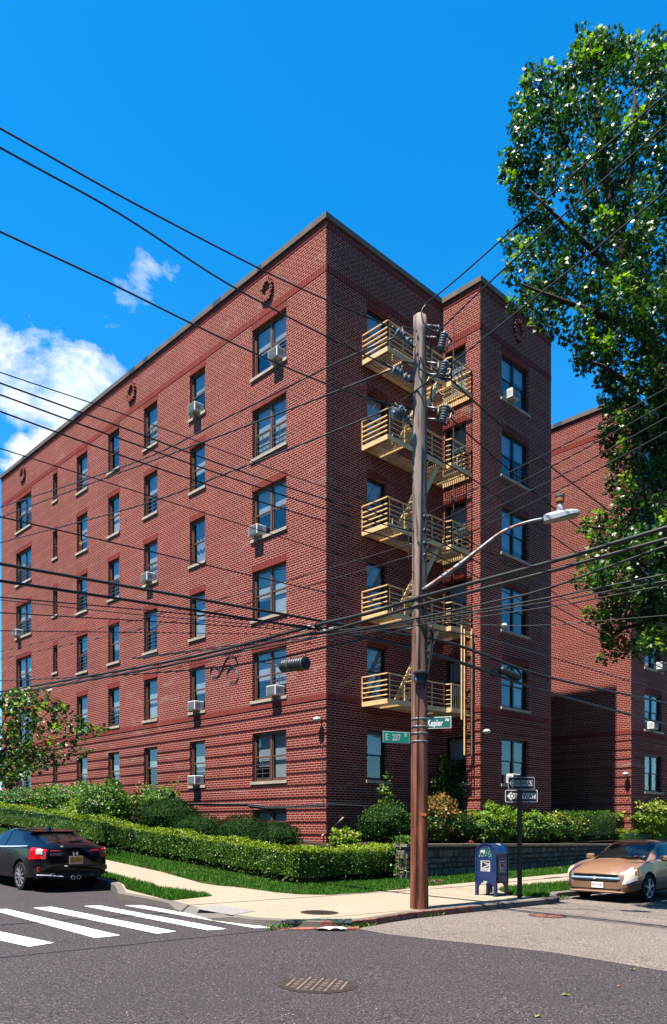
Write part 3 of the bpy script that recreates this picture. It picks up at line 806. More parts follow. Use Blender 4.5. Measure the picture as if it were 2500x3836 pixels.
# windows. blind fractions and guards vary as in the photograph
BL = {'A5': ((.5, .5), 1), 'A4': ((1, 1), 3), 'A3': ((.5, .5), 0), 'A2': ((1, .62), 0), 'A1': ((.75, .62), 1), 'A0': ((.96, .7), 2),
      'B5': ((.4,), 0), 'B4': ((.6,), 0), 'B3': ((1,), 0), 'B2': ((.95,), 0), 'B1': ((.6,), 0), 'B0': ((.7,), 0)}
rw = random.Random(11)
for c, ops in cols.items():
    for k, o in enumerate(ops):
        key = c+str(k); n = 2 if c in 'AG' else (0 if c == 'F' else 1)
        bl, gd = BL.get(key, ((rw.choice((.35, .5, .5, .7, 1)), rw.choice((.4, .5, .6))), rw.choice((0, 1, 1, 3)) if c in 'CDEG' else 0))
        if c == 'F': bl = (0.45,)
        window(bld, LF, *o, panes=n, blind=bl, guard=gd, curtain=(key in ('B3', 'D2')))
window(bld, LF, *base_op[0], panes=2, blind=(.9, .9))
for k, o in enumerate(mainops): window(bld, RF, *o, panes=1, blind=((.5,), (.9,), (1,), (.6,), (.9,), (.8,))[k], dark=True)
window(bld, RF, *baser[0], panes=2, blind=None, dark=True)
for k, o in enumerate(wlops): window(bld, WL, *o, panes=1, blind=((.6,), (.8,), (.55,), (.75,), (.5,), (1,))[k], dark=True)
for k, o in enumerate(wfops): window(bld, WF, *o, panes=2, blind=((0, 0), (.35, .9), (.5, .45), (.85, .8), (.45, .4), (.5, .35))[k], dark=True, guard=(0, 0, 0, 0, 2, 0)[k])
# thin service cables fixed along the base of the walls
m = MB()
pts = [at_x(x, y, X0-.02) for x, y in ((700, 3010), (820, 3011), (930, 3012), (1000, 3021), (1100, 3020), (1215, 3012))]
m.tube(pts, .016, 6); m.tube([p+Vector((0, 0, -.05)) for p in pts[2:]], .012, 6)
pts = [at_y(x, y, Y0-.03) for x, y in ((1226, 3011), (1300, 3015), (1420, 3023), (1500, 3026))]
m.tube(pts, .014, 6)
m.tube([at_x(1206, 2715, X0-.02), at_x(1209, 2900, X0-.02), at_x(1211, 3010, X0-.02)], .011, 6)
m.tube([at_y(1757, 1000, Y0-.02)] if False else [(WX0-.03, Y0-.55, 19.5), (WX0-.03, Y0-.55, 12), (WX0-.03, Y0-.55, 3)], .02, 6)
m.build('service_cable', M['guard'], bld)

# the second block across the court
b2 = empty('apartment_building', (0, 0, 0), 0, 'neighbouring red brick block at right across the shaded court, mostly behind the oak', 'building')
m = MB(); B2E = B2X+15
wall_face(m, B2L, WY2, WY2+16, -.6, RF2, []); wall_face(m, B2F, B2X, B2E, -.6, RF2, b2ops+b2more)
m.add([(B2E, WY2, -.6), (B2E, WY2+16, -.6), (B2E, WY2+16, RF2), (B2E, WY2, RF2)], [(0,1,2,3)], 0)
m.add([(B2X, WY2+16, -.6), (B2E, WY2+16, -.6), (B2E, WY2+16, RF2), (B2X, WY2+16, RF2)], [(0,1,2,3)], 0)
bands(m, B2L, WY2-.028, WY2+16, []); bands(m, B2F, B2X-.027, B2E, b2ops+b2more); trims(m, B2L, WY2-.02, WY2+16, [], top=RF2); trims(m, B2F, B2X-.021, B2E, b2ops+b2more, top=RF2)
# the court's back wall joins the two blocks
m.build('wall', [M['brick'], M['soldier'], M['band'], M['room']], b2)
m = MB(); m.add([(B2X, WY2, RF2-.3), (B2E, WY2, RF2-.3), (B2E, WY2+16, RF2-.3), (B2X, WY2+16, RF2-.3)], [(0,1,2,3)]); r2 = m.build('roof', M['roof'], b2)
p0, p1 = sorted((ux(B2L, 2078), ux(B2L, 2110)))
coping([(B2X, WY2+16), (B2X, WY2), (B2E, WY2), (B2E, WY2+16)], RF2, [M['coping'], M['coping_patch']], r2, [(B2L, p0, p1)])
for k, o in enumerate(b2ops): window(b2, B2F, *o, panes=2, blind=((.9, .9), (.5, .9), (.45, .5), (.5, .5), (.7, .6), (.5, .5))[k], dark=True)
for k, o in enumerate(b2more): window(b2, B2F, *o, panes=2, blind=(.5, .7), dark=True)

# air conditioners: each its own thing
M['acwhite'] = simple('ac_white', (1.15, 1.15, 1.1), 0.45, 0.4, 0, 0.06, 3)
M['acgrey'] = simple('ac_grille_grey', (0.34, 0.36, 0.38), 0.6, 0.4, 0, 0.2, 40)
AC0 = None
def ac_unit(F, u, z, label, scale=1.0):
    global AC0
    # local frame: x along wall, y outwards, z up
    if AC0 is None:
        e = empty('air_conditioner'); w2, D2, H2 = .235, .29, .33
        m = MB(); m.bevbox(-w2, -.12, 0, w2, D2, H2, .015); m.build('casing', M['acwhite'], e)
        m = MB(); m.box(-w2+.035, D2+.001, .035, w2-.035, D2+.006, H2-.035, 0)
        for q in range(9): m.box(-w2+.035, D2+.006, .045+q*.032, w2-.035, D2+.012, .055+q*.032, 0)
        m.build('coil_grille', M['acgrey'], e)
        for sx in (-1, 1):
            m = MB()
            for q in range(7): m.box(sx*w2-.004, .05+q*.032, .06, sx*w2+.004, .066+q*.032, H2-.07)
            m.build('side_vent', M['acgrey'], e)
        m = MB(); m.beam((0, D2-.08, -.012), (0, 0.02, -.16), .03, .025); m.build('bracket', M['guard'], e)
        AC0 = e
    else: e = copy_tree(AC0)
    p = F.P(u, .0, z); e.location = p
    e.rotation_euler = (0, 0, PI/2 if F.axis == 'x' else PI)      # y axis points out of the wall
    if F.axis == 'x': e.rotation_euler = (0, 0, PI/2)
    tag(e, label, 'air conditioner', 'window air conditioners'); return e
def acu(F, px, k): return ux(F, px), SILL[k]+.02
for F, px, k, lb in ((LF, 1046, 5, 'white air conditioner in the top storey double window next to the building corner'), (LF, 972, 3, 'white air conditioner low in the left sash of the fourth storey corner window'),
                     (LF, 1040, 1, 'white air conditioner in the right sash just above the brick belt near the corner'), (LF, 741, 5, 'white air conditioner in the top storey single window left of the corner double windows'),
                     (LF, 741, 1, 'white air conditioner in the single window just above the brick belt'), (LF, 741, 0, 'white air conditioner in the ground floor single window over the yews'),
                     (LF, 563, 3, 'white air conditioner in a fourth storey single window in mid facade'), (LF, 74, 3, 'small white air conditioner in the double window at the far left end'),
                     (WF, 1908, 5, 'white air conditioner in the top storey window of the shaded wing'), (WF, 1910, 0, 'white air conditioner half hidden behind the one way signs'),
                     (B2F, 2465, 2, 'white air conditioner on the far right block, upper of its two'), (B2F, 2435, 1, 'white air conditioner on the far right block, lower of its two')):
    u, z = acu(F, px, k); ac_unit(F, u, z, lb)
# dome lamps / cameras on the brickwork
M['dome'] = simple('white_dome', (0.78, 0.77, 0.74), 0.4, 0.4)
for F, px, py, lb in ((LF, 1206, 2697, 'white security dome on the brick corner beside the hedge side'), (WF, 1806, 2742, 'white security dome on the left edge of the shaded wing'), (B2L, 2352, 2900, 'white security dome on the sunlit edge of the far right block')):
    p = (at_x if F.axis == 'x' else at_y)(px, py, F.pos); out = Vector(F.P(0, -1, 0)) - Vector(F.P(0, 0, 0))
    e = empty('wall_lamp', p, 0, lb, 'wall lamp'); m = MB(); m.beam((0, 0, 0), out*.16, .05, .05); m.build('arm', M['guard'], e)
    m = MB(); m.sphere(out*.2 - Vector((0, 0, .0)), .13, .13, .085, 14, 8); m.build('dome', M['dome'], e, smooth=True)
# planter-like white bowl on a wing sill, toy on a left sill, board leaning on the corner
p = at_y(1888, 2351, WY-.05); m = MB(); m.sphere((p.x, p.y-.02, SILL[2]+.11), .11, .11, .1); tag(m.build('bowl', M['dome'], smooth=True), 'small white round bowl on a sill of the shaded wing', 'bowl')
M['toy'] = simple('toy_red', (0.6, 0.06, 0.04), 0.5, 0.4); M['toyy'] = simple('toy_yellow', (0.7, 0.5, 0.05), 0.5, 0.4)
p = at_x(306, 2036, X0-.02); e = empty('pinwheel', p, 0, 'red and yellow pinwheel in a window guard on the left facade', 'pinwheel')
for k in range(6):
    a = k*PI/3; m = MB(); m.add([(0, 0, 0), (-.03, math.cos(a)*.14, math.sin(a)*.14), (-.01, math.cos(a+.6)*.14, math.sin(a+.6)*.14)], [(0,1,2)]); m.build('vane', M['toy'] if k % 2 else M['toyy'], e)
m = MB(); m.beam((0.01, 0, 0), (0.01, 0, -.3), .012, .012); m.build('stick', M['toyy'], e)
M['pine'] = simple('pine_board', (0.95, 0.70, 0.42), 0.7, 0.2)

# unseen houses added so panes, car paint and shade don't pick up open sky
def unseen_house(name, x0, x1, y0, y1, h, label, face):
    z0 = base((x0+x1)/2, (y0+y1)/2)-.5; e = empty(name, (0, 0, 0), 0, label, 'building'); m = MB(); 
    m.add([(x0,y0,z0),(x1,y0,z0),(x1,y1,z0),(x0,y1,z0),(x0,y0,h),(x1,y0,h),(x1,y1,h),(x0,y1,h)], [(0,1,5,4),(1,2,6,5),(2,3,7,6),(3,0,4,7)]); m.build('wall', M['brick'], e)
    m = MB(); m.box(x0-.2, y0-.2, h, x1+.2, y1+.2, h+.25); m.build('roof', M['coping'], e)
    lo, hi = (y0, y1) if face == 'x' else (x0, x1); n = int((hi-lo)/4)
    for k in range(n):
        for f in range(3):
            u = lo+2+k*(hi-lo-2)/n; zz = 1.6+f*3.1; m = MB()
            if face == 'x': m.box(x1, u-.55, zz, x1+.04, u+.55, zz+1.6)
            else: m.box(u-.55, y1, zz, u+.55, y1+.04, zz+1.6)
            m.build('window', M['winblack'], e)
unseen_house('apartment_building', -30, -13, 2, 26, 11.2, 'unseen brick apartment house added across the left street to fill reflections', 'x')
unseen_house('apartment_building', -30, -13, 30, 58, 11.6, 'unseen brick apartment house added further along across the left street to fill reflections', 'x')
unseen_house('apartment_building', -2, 18, -34, -15, 10.4, 'unseen brick apartment house added across the right street behind the camera to fill reflections', 'y')
unseen_house('apartment_building', 22, 52, -34, -15, 10.8, 'unseen long brick apartment house added across the right street to fill reflections', 'y')
# ------------------------------------------------------------------ plants, hedges, stone wall
def leafcol(name, a, b, c, **kw): M[name] = leafmat(name, a, b, c, **kw)
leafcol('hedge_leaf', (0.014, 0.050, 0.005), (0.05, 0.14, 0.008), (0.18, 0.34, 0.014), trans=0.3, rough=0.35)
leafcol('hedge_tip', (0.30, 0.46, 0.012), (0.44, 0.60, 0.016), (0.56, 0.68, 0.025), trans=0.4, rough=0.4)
leafcol('yew_leaf', (0.007, 0.026, 0.006), (0.013, 0.046, 0.009), (0.024, 0.070, 0.010), trans=0.12, rough=0.6, spec=0.08)
leafcol('shrub_leaf', (0.025, 0.09, 0.008), (0.05, 0.16, 0.010), (0.10, 0.24, 0.016), trans=0.3, rough=0.35)
leafcol('lime_leaf', (0.14, 0.30, 0.012), (0.24, 0.42, 0.016), (0.36, 0.52, 0.025), trans=0.35)
leafcol('gold_leaf', (0.18, 0.28, 0.015), (0.40, 0.46, 0.05), (0.75, 0.62, 0.10), trans=0.3)
leafcol('rust_leaf', (0.10, 0.16, 0.014), (0.36, 0.17, 0.04), (0.62, 0.28, 0.07), trans=0.25)
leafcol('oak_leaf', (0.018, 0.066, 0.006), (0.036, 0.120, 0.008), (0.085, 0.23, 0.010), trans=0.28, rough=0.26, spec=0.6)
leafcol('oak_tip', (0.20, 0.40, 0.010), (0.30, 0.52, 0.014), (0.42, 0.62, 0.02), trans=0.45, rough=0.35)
leafcol('cherry_leaf', (0.018, 0.065, 0.007), (0.035, 0.11, 0.010), (0.075, 0.18, 0.012), trans=0.3, rough=0.28, spec=0.6)
M['petal'] = simple('rose_petal', (1.0, 0.22, 0.42), 0.6, 0.3, 0, 0.3, 8)
M['bark'] = simple('bark', (0.06, 0.043, 0.034), 0.95, 0.15, 0, 0.45, 5, 0.8, bscale=18)
M['twig'] = simple('twig', (0.065, 0.045, 0.03), 0.9, 0.2)
U = random.uniform
def rdir(up=0.0):
    z = U(-1, 1); a = U(0, 2*PI); s_ = math.sqrt(1-z*z); v = Vector((s_*math.cos(a), s_*math.sin(a), z+up)); return v.normalized()
OVAL = ((0, 0), (.34, .38), (.30, .72), (0, 1.0), (-.30, .72), (-.34, .38))
OAK = ((0, 0), (.40, .26), (.18, .40), (.50, .60), (.18, .68), (0, 1.05), (-.18, .68), (-.50, .60), (-.18, .40), (-.40, .26))
DIA = ((0, 0), (.3, .5), (0, 1.0), (-.3, .5))
def leaf(mb, p, d, nrm, size, shape, mi=0, bend=.18):
    x = d.cross(nrm)
    if x.length < 1e-4: return
    x.normalize(); n = x.cross(d)
    vs = [(p.x + (d.x*v + x.x*u - n.x*bend*v*v)*size, p.y + (d.y*v + x.y*u - n.y*bend*v*v)*size, p.z + (d.z*v + x.z*u - n.z*bend*v*v)*size) for u, v in shape]
    k = len(mb.v); mb.v.extend(vs); mb.f.append(list(range(k, k+len(vs)))); mb.m.append(mi)
def hedge(name, a, b, width, zf, h, label, n, tips=True, ends=True):
    """clipped hedge along a->b (points on its front line), body lies to the left of travel"""
    A = Vector((*a, 0)); B = Vector((*b, 0)); L = (B-A).length; u = (B-A)/L; v = Vector((-u.y, u.x, 0))
    e = empty(name, (a[0], a[1], zf(*a)), 0, label, 'hedge', 'clipped hedges')
    o = e.location
    def P(s_, w_, z): q = A + u*s_ + v*w_; return Vector((q.x, q.y, zf(q.x, q.y) + z)) - o
    m = MB(); wob = lambda s_, k: .05*math.sin(s_*1.9+k) + .035*math.sin(s_*4.7+k*2)
    # inner leafy mass
    N = max(4, int(L/.35)); rings = []
    for i in range(N+1):
        s_ = L*i/N; ii = .12 if 0 < i < N else .2
        rings.append([P(s_, .13+U(0,.06), h*.22), P(s_, .10+U(0,.06), h*.55), P(s_, .12+U(0,.06), h-.12), P(s_, width-.12, h-.12), P(s_, width-.10, h*.5), P(s_, width-.13, h*.22)])
    vs = [p for r_ in rings for p in r_]; fs = [(i*6+k, i*6+(k+1) % 6, i*6+6+(k+1) % 6, i*6+6+k) for i in range(N) for k in range(6)] + [tuple(range(6)), tuple(range(N*6, N*6+6))]
    m.add(vs, fs, 0)
    for _ in range(n):
        s_ = U(0, L); q = random.random()
        if q < .46: w_ = U(-.03, .10) + wob(s_, 0); z = h*(1 - random.random()**1.15*.93); out = -v
        elif q < .82: w_ = U(0, width); z = h + U(-.09, .035) + wob(s_, 1.3); out = Vector((0, 0, 1))
        elif q < .90: w_ = width + U(-.1, .04); z = h*U(.1, 1); out = v
        else:
            w_ = U(0, width); z = h*U(.08, 1); en = random.random() < .5; s_ = U(-.05, .08) if en else L - U(-.05, .08); out = -u if en else u
        if z < h*.28 and random.random() < .62: continue
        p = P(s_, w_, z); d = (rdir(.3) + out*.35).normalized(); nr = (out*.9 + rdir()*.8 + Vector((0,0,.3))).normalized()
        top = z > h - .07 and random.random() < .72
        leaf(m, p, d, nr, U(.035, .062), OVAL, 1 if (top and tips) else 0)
    # a few unclipped shoots
    for _ in range(int(L*5)):
        s_ = U(0, L); w_ = U(0, width); p = P(s_, w_, h-.02); hh = U(.05, .16)
        for k in range(4): leaf(m, p + Vector((U(-.02,.02), U(-.02,.02), hh*k/4)), rdir(.6), rdir(.4), .05, OVAL, 1)
    m.mi = 2
    for i in range(int(L/.22)):
        s_ = i*.22+U(-.05,.05); w_ = U(.15, width-.15); b0 = P(s_, w_, -.03); m.tube([b0, b0+Vector((U(-.05,.05), U(-.05,.05), h*.3)), b0+Vector((U(-.15,.15), U(-.15,.15), h*.6))], [.016, .012, .006], 5)
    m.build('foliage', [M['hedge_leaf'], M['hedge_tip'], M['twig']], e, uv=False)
    return e
HX, HY = 13.3, 15.02
def hz(r, t): return block_z(r, t)
hedge('clipped_hedge', (HX, 24.9), (HX, HY), .95, hz, .88, 'long low clipped hedge with bright tips along the left lawn up to the street corner', 17000)
hedge('clipped_hedge', (HX+.02, HY), (17.35, HY), .95, hz, .90, 'short clipped hedge ending at the stone wall behind the utility pole', 9000)
hedge('clipped_hedge', (HX-.05, 40), (HX-.05, 25.15), 1.1, hz, 1.0, 'taller clipped hedge behind the black car at the far left', 12000)
def ground_at(r, t): return yard_z(r, t)
def shrub(name, c, rad, label, n, mats, size=.055, shape=OVAL, lump=0.12, tipf=.25, stems=3, cat='shrub', group=None, petals=0, smoothness=1.0):
    """c = centre on the ground, rad=(rx,ry,h)"""
    rx, ry, h = rad
    z0 = ground_at(c[0], c[1]); e = empty(name, (c[0], c[1], z0), 0, label, cat, group)
    ph = [U(0, 6.3) for _ in range(6)]
    def lumpf(d): return 1 + lump*(math.sin(3.1*d.x*2+ph[0]) * math.sin(2.7*d.y*2+ph[1]) + .7*math.sin(5.3*d.z*2+ph[2]+d.x*3) + .5*math.sin(9*d.x+ph[3])*math.sin(8*d.z+ph[4]))
    m = MB(); cz = h*.48
    def surf(d, f): k = lumpf(d)*f; return Vector((d.x*rx*k, d.y*ry*k, max(.02, cz + d.z*(h-cz)*k if d.z > 0 else cz + d.z*cz*k)))
    vs = []; nu, nv = 16, 9
    for i in range(nv+1):
        p_ = PI*i/nv
        for k in range(nu):
            a = 2*PI*k/nu; vs.append(surf(Vector((math.sin(p_)*math.cos(a), math.sin(p_)*math.sin(a), math.cos(p_))), .80*smoothness))
    m.add(vs, [(i*nu+k, i*nu+(k+1) % nu, i*nu+nu+(k+1) % nu, i*nu+nu+k) for i in range(nv) for k in range(nu)], 0)
    for _ in range(n):
        d = rdir(.12); f = 1 - abs(random.gauss(0, .11)) if random.random() < .9 else U(.95, 1.14)
        p = surf(d, f); ld = (d*.6 + rdir(.2)).normalized(); nr = (d + rdir()*.7 + Vector((0,0,.35))).normalized()
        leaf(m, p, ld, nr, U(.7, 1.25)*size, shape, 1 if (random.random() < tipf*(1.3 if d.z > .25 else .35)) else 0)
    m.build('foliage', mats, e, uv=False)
    m = MB()
    for k in range(stems):
        a = U(0, 6.28); m.tube([(U(-.1,.1), U(-.1,.1), -.12), (math.cos(a)*rx*.25, math.sin(a)*ry*.25, h*.4), (math.cos(a)*rx*.5, math.sin(a)*ry*.5, h*.75)], [.035, .025, .01], 5)
    m.build('stem', M['twig'], e, uv=False)
    if petals:
        m = MB()
        for _ in range(petals):
            d = rdir(.3); p = surf(d, U(.98, 1.06)); m.sphere(p, .045, .045, .04, 6, 4)
        m.build('blossom', M['petal'], e, uv=False)
    return e
def at_row(px, r): return (r, at_x(px, 3000, r).y)
def top_x(px, py, r): q = at_x(px, py, r); return q.z - ground_at(r, q.y)
def top_y(px, py, t): q = at_y(px, py, t); return q.z - ground_at(q.x, t)
YEW = [M['yew_leaf'], M['yew_leaf']]
shrub('yew_bush', at_row(628, 15.1), (1.15, 1.25, top_x(628, 2990, 15.1)), 'dark rounded yew, tallest of the dark yews on the left side', 5200, YEW, .07, DIA, .05, 0, group='dark clipped yews')
shrub('yew_bush', at_row(735, 15.0), (.8, 1.25, top_x(735, 3048, 15.0)), 'dark flat topped yew between the tall yew and the corner yews', 4200, YEW, .06, DIA, .05, 0, group='dark clipped yews')
shrub('yew_bush', at_row(905, 15.0), (.85, 1.15, top_x(905, 3052, 15.0)), 'dark dome shaped yew below the basement window', 4600, YEW, .06, DIA, .04, 0, group='dark clipped yews')
shrub('yew_bush', at_row(1038, 15.1), (.75, .78, top_x(1038, 3078, 15.1)), 'small dark round yew nearest the building corner', 3200, YEW, .06, DIA, .05, 0, group='dark clipped yews')
shrub('rose_bush', at_row(262, 15.6), (1.1, 3.4, top_x(262, 2935, 15.6)), 'broad rose bush with pink blossoms below the left windows', 6500, [M['shrub_leaf'], M['lime_leaf']], .085, OVAL, .16, .3, petals=95)
shrub('rose_bush', at_row(70, 15.5), (1.1, 3.0, top_x(70, 2955, 15.5)), 'dark leafy rose bush at the far left edge', 4200, [M['shrub_leaf'], M['shrub_leaf']], .085, OVAL, .14, .1, petals=16)
shrub('leafy_shrub', at_row(395, 14.9), (1.0, 1.45, top_x(395, 2935, 14.9)), 'tall bushy green shrub between the roses and the tall yew', 5600, [M['shrub_leaf'], M['lime_leaf']], .10, OVAL, .14, .22)
shrub('leafy_shrub', at_row(300, 14.75), (.5, .8, top_x(300, 2995, 14.75)), 'yellow green shrub in front of the rose bush', 1800, [M['lime_leaf'], M['gold_leaf']], .08, OVAL, .2, .5)
shrub('leafy_shrub', at_row(268, 14.7), (.5, 1.0, top_x(268, 3003, 14.7)), 'low trimmed green shrub peeping over the far hedge', 2200, [M['hedge_leaf'], M['lime_leaf']], .05, OVAL, .05, .3)
shrub('rose_bush', at_row(590, 16.0), (.5, 1.6, top_x(590, 2945, 16.0)), 'airy rose bush with pale blossoms behind the tall yew', 2600, [M['shrub_leaf'], M['lime_leaf']], .08, OVAL, .22, .4, petals=18)
# right side, above the stone wall
def at_row2(px, t): return (at_y(px, 3000, t).x, t)
shrub('yew_bush', at_row2(1450, 16.3), (.95, .75, top_y(1450, 3005, 16.3)), 'dark green rounded yew left of the utility pole', 4800, [M['yew_leaf'], M['shrub_leaf']], .06, DIA, .10, .45, group='dark clipped yews')
shrub('leafy_shrub', at_row2(1448, 16.9), (.28, .25, top_y(1448, 2925, 16.9)), 'slender leafy sapling shooting up left of the utility pole', 420, [M['shrub_leaf'], M['gold_leaf']], .11, OVAL, .3, .2, smoothness=.4)
shrub('rust_shrub', at_row2(1635, 15.95), (1.05, .6, top_y(1635, 2985, 15.95)), 'reddish tipped shrub just right of the utility pole', 4600, [M['shrub_leaf'], M['rust_leaf']], .085, OVAL, .14, .75)
shrub('yew_bush', at_row2(1718, 15.75), (.9, .5, top_y(1718, 3045, 15.75)), 'low dark mounded yew right of the reddish shrub', 3000, [M['yew_leaf'], M['shrub_leaf']], .055, DIA, .06, .3, group='dark clipped yews')
shrub('holly_bush', at_row2(1695, 17.0), (.85, .5, top_y(1695, 2850, 17.0)), 'tall dark glossy bush in the nook below the fire escape ladder', 5200, [M['cherry_leaf'], M['lime_leaf']], .10, OVAL, .26, .12, smoothness=.8)
shrub('leafy_shrub', at_row2(1850, 15.5), (1.15, .5, top_y(1850, 3025, 15.5)), 'bright lime green shrub behind the mailbox over the stone wall', 4200, [M['shrub_leaf'], M['lime_leaf']], .085, OVAL, .2, .8)
shrub('leafy_shrub', at_row2(1990, 15.45), (1.5, .45, top_y(1990, 3042, 15.45)), 'lime green shrub behind the one way sign post', 4200, [M['shrub_leaf'], M['lime_leaf']], .08, OVAL, .2, .7)
shrub('leafy_shrub', at_row2(2105, 15.5), (1.5, .45, top_y(2105, 3046, 15.5)), 'shrub with yellowish leaves along the wall right of the sign post', 3600, [M['shrub_leaf'], M['gold_leaf']], .075, OVAL, .18, .5)
hedge('clipped_hedge', (27.1, 15.25), (31.6, 15.25), 1.5, lambda r, t: yard_z(r, t), 1.15, 'dark clipped hedge above the wall in front of the court', 7000, tips=False)
hedge('clipped_hedge', (31.8, 14.95), (44, 14.95), .9, lambda r, t: block_z(r, t)+.25, 1.0, 'low clipped hedge behind the tan car at the right edge', 8000, tips=True)
shrub('golden_shrub', at_row2(2425, 16.1-.65), (2.3, .7, top_y(2425, 2990, 16.1-.65)), 'large yellow flecked variegated shrub behind the tan car', 8000, [M['lime_leaf'], M['gold_leaf']], .12, OVAL, .14, .55)
shrub('leafy_shrub', at_row2(1290, 16.6), (.45, .35, top_y(1290, 3105, 16.6)), 'small yellow green shrub peeping over the hedge at the corner', 900, [M['lime_leaf'], M['gold_leaf']], .085, OVAL, .25, .5)
def ivy(c, h, label):
    z0 = block_z(*c); e = empty('climbing_plant', (c[0], c[1], z0), 0, label, 'climbing plant'); m = MB()
    for _ in range(1500):
        z = U(.1, h); w = .42*(1-.4*z/h); p = Vector((random.gauss(0, w*.5), random.gauss(0, .14), z)); leaf(m, p, rdir(.1), (rdir()+Vector((-.4,-.6,.4))).normalized(), U(.05, .09), OVAL, 1 if random.random() < .2 else 0)
    m.build('foliage', [M['shrub_leaf'], M['lime_leaf']], e, uv=False)
    m = MB(); m.tube([(0, 0, -.05), (.05, 0, h*.5), (-.05, 0, h*.95)], [.02, .015, .006], 5); m.build('stem', M['twig'], e, uv=False)
ivy((17.35, 14.85), 1.25, 'leafy creeper at the end of the corner hedge where the stone wall starts')
# conifer in the court
def conifer(c, h, rad, label):
    z0 = ground_at(*c); e = empty('conifer_tree', (c[0], c[1], z0), 0, label, 'tree'); m = MB()
    for k in range(240):
        f = k/240; z = h*(.06+.92*f); R_ = rad*(1-f)**.8*U(.75, 1.1)+.04; a = k*2.399
        d = Vector((math.cos(a), math.sin(a), U(.05, .4))).normalized(); nb = 16
        for q in range(nb):
            s_ = (q+1)/nb; p = Vector((0, 0, z)) + d*R_*s_ + Vector((0, 0, -.10*s_*s_)); side = d.cross(Vector((0,0,1))).normalized()*(1 if q % 2 else -1)
            leaf(m, p, (d*.8+side*.8+Vector((0,0,U(-.2,.3)))).normalized(), rdir(1.0), U(.14, .22)*(1.15-.5*s_), DIA, 0 if random.random() < .75 else 1, .3)
    m.build('foliage', [M['yew_leaf'], M['shrub_leaf']], e, uv=False)
    m = MB(); m.tube([(0, 0, -.2), (0, 0, h*.9)], [.09, .015], 7); m.build('trunk', M['bark'], e, uv=False)
p = at_y(2275, 3000, 17.3); conifer((p.x, 17.3), 3.3, 1.05, 'small pointed conifer at the mouth of the shaded court')
p = at_y(2150, 3000, 18.6); conifer((p.x, 18.6), 2.3, .8, 'low wispy conifer in the shade of the court')
# stone retaining wall
def stone_mat():
    t = NT('fieldstone'); o = t.n('ShaderNodeNewGeometry')
    col = t.ramp(o.outputs['Random Per Island'], [(0.0, (0.05, 0.042, 0.035)), (0.4, (0.09, 0.078, 0.066)), (0.75, (0.125, 0.105, 0.086)), (1.0, (0.08, 0.074, 0.068))])
    ob = t.obj(); col = t.mix(t.ramp(t.noise(9, 5, ob, 0.7), [(0.35, 0.6), (0.65, 0.0)]), col, (0.07, 0.06, 0.05))
    t.pbr(col, 0.9, 0.2, 0, t.bump(t.noise(14, 5, ob, 0.7), 0.7, 0.03)); return t.mat
M['stone'] = stone_mat(); M['wallmortar'] = simple('wall_mortar', (0.13, 0.115, 0.095), 0.95, 0.1, 0, 0.3, 12, 0.5)
M['cap'] = simple('wall_cap_stone', (0.40, 0.33, 0.25), 0.85, 0.2, 0, 0.3, 4, 0.3)
SWX0, SWX1, SWY = 17.15, 31.5, 14.62
def wtop(x): return 1.12 - 0.0175*(x-SWX0)
e = empty('stone_wall', (SWX0, SWY, 0), 0, 'low fieldstone retaining wall with pale cap behind the mailbox', 'stone wall')
m = MB(); n = 30
for i in range(n):
    a = SWX0+(SWX1-SWX0)*i/n; b = SWX0+(SWX1-SWX0)*(i+1)/n
    za, zb = wtop(a)-.09, wtop(b)-.09
    m.add([(a-SWX0, .03, -.5), (b-SWX0, .03, -.5), (b-SWX0, .40, -.5), (a-SWX0, .40, -.5), (a-SWX0, .03, za), (b-SWX0, .03, zb), (b-SWX0, .40, zb), (a-SWX0, .40, za)], [(0,1,5,4), (2,3,7,6), (4,5,6,7)] + ([(0,4,7,3)] if i == 0 else []))
m.build('core', M['wallmortar'], e)
m = MB(); rs = random.Random(5); z = -.30; rows = []
while z < 1.05:
    h = rs.uniform(.14, .26); x = SWX0 - rs.uniform(0, .2)
    while x < SWX1:
        wd = rs.uniform(.18, .55); zt = min(z+h, wtop(x)-.10)
        x1 = max(SWX0-.01, x)
        if zt - z > .07 and x+wd < SWX1 and x+wd-x1 > .08:
            g = .014; y0 = -rs.uniform(-.01, .03); j = lambda: rs.uniform(-.018, .018)
            q = [(x1+g+j(), z+g+j()), (x+wd-g+j(), z+g+j()), (x+wd-g+j(), zt-g+j()), (x1+g+j(), zt-g+j())]
            vs = [(a-SWX0, .06, b) for a, b in q] + [(a-SWX0+(.02 if i in (0, 3) else -.02), y0, b+(.02 if i < 2 else -.02)) for i, (a, b) in enumerate(q)]
            m.add(vs, [(0,1,5,4), (1,2,6,5), (2,3,7,6), (3,0,4,7), (4,5,6,7)])
        x += wd
    z += h
for k in range(4): m.bevbox(-.06, .04, -.25+k*.30, .02, .38, .03+k*.30, .02)
m.build('fieldstones', M['stone'], e, uv=False)
m = MB(); x = SWX0-.06
while x < SWX1:
    wd = rs.uniform(.9, 1.3); a, b = x+.006, min(x+wd, SWX1)-.006
    z0, z1 = wtop(a), wtop(b)
    m.add([(a-SWX0, -.07, z0-.085), (b-SWX0, -.07, z1-.085), (b-SWX0, .45, z1-.085), (a-SWX0, .45, z0-.085), (a-SWX0, -.07, z0), (b-SWX0, -.07, z1), (b-SWX0, .45, z1), (a-SWX0, .45, z0)],
          [(3,2,1,0),(4,5,6,7),(0,1,5,4),(1,2,6,5),(2,3,7,6),(3,0,4,7)])
    x += wd
m.build('cap', M['cap'], e)
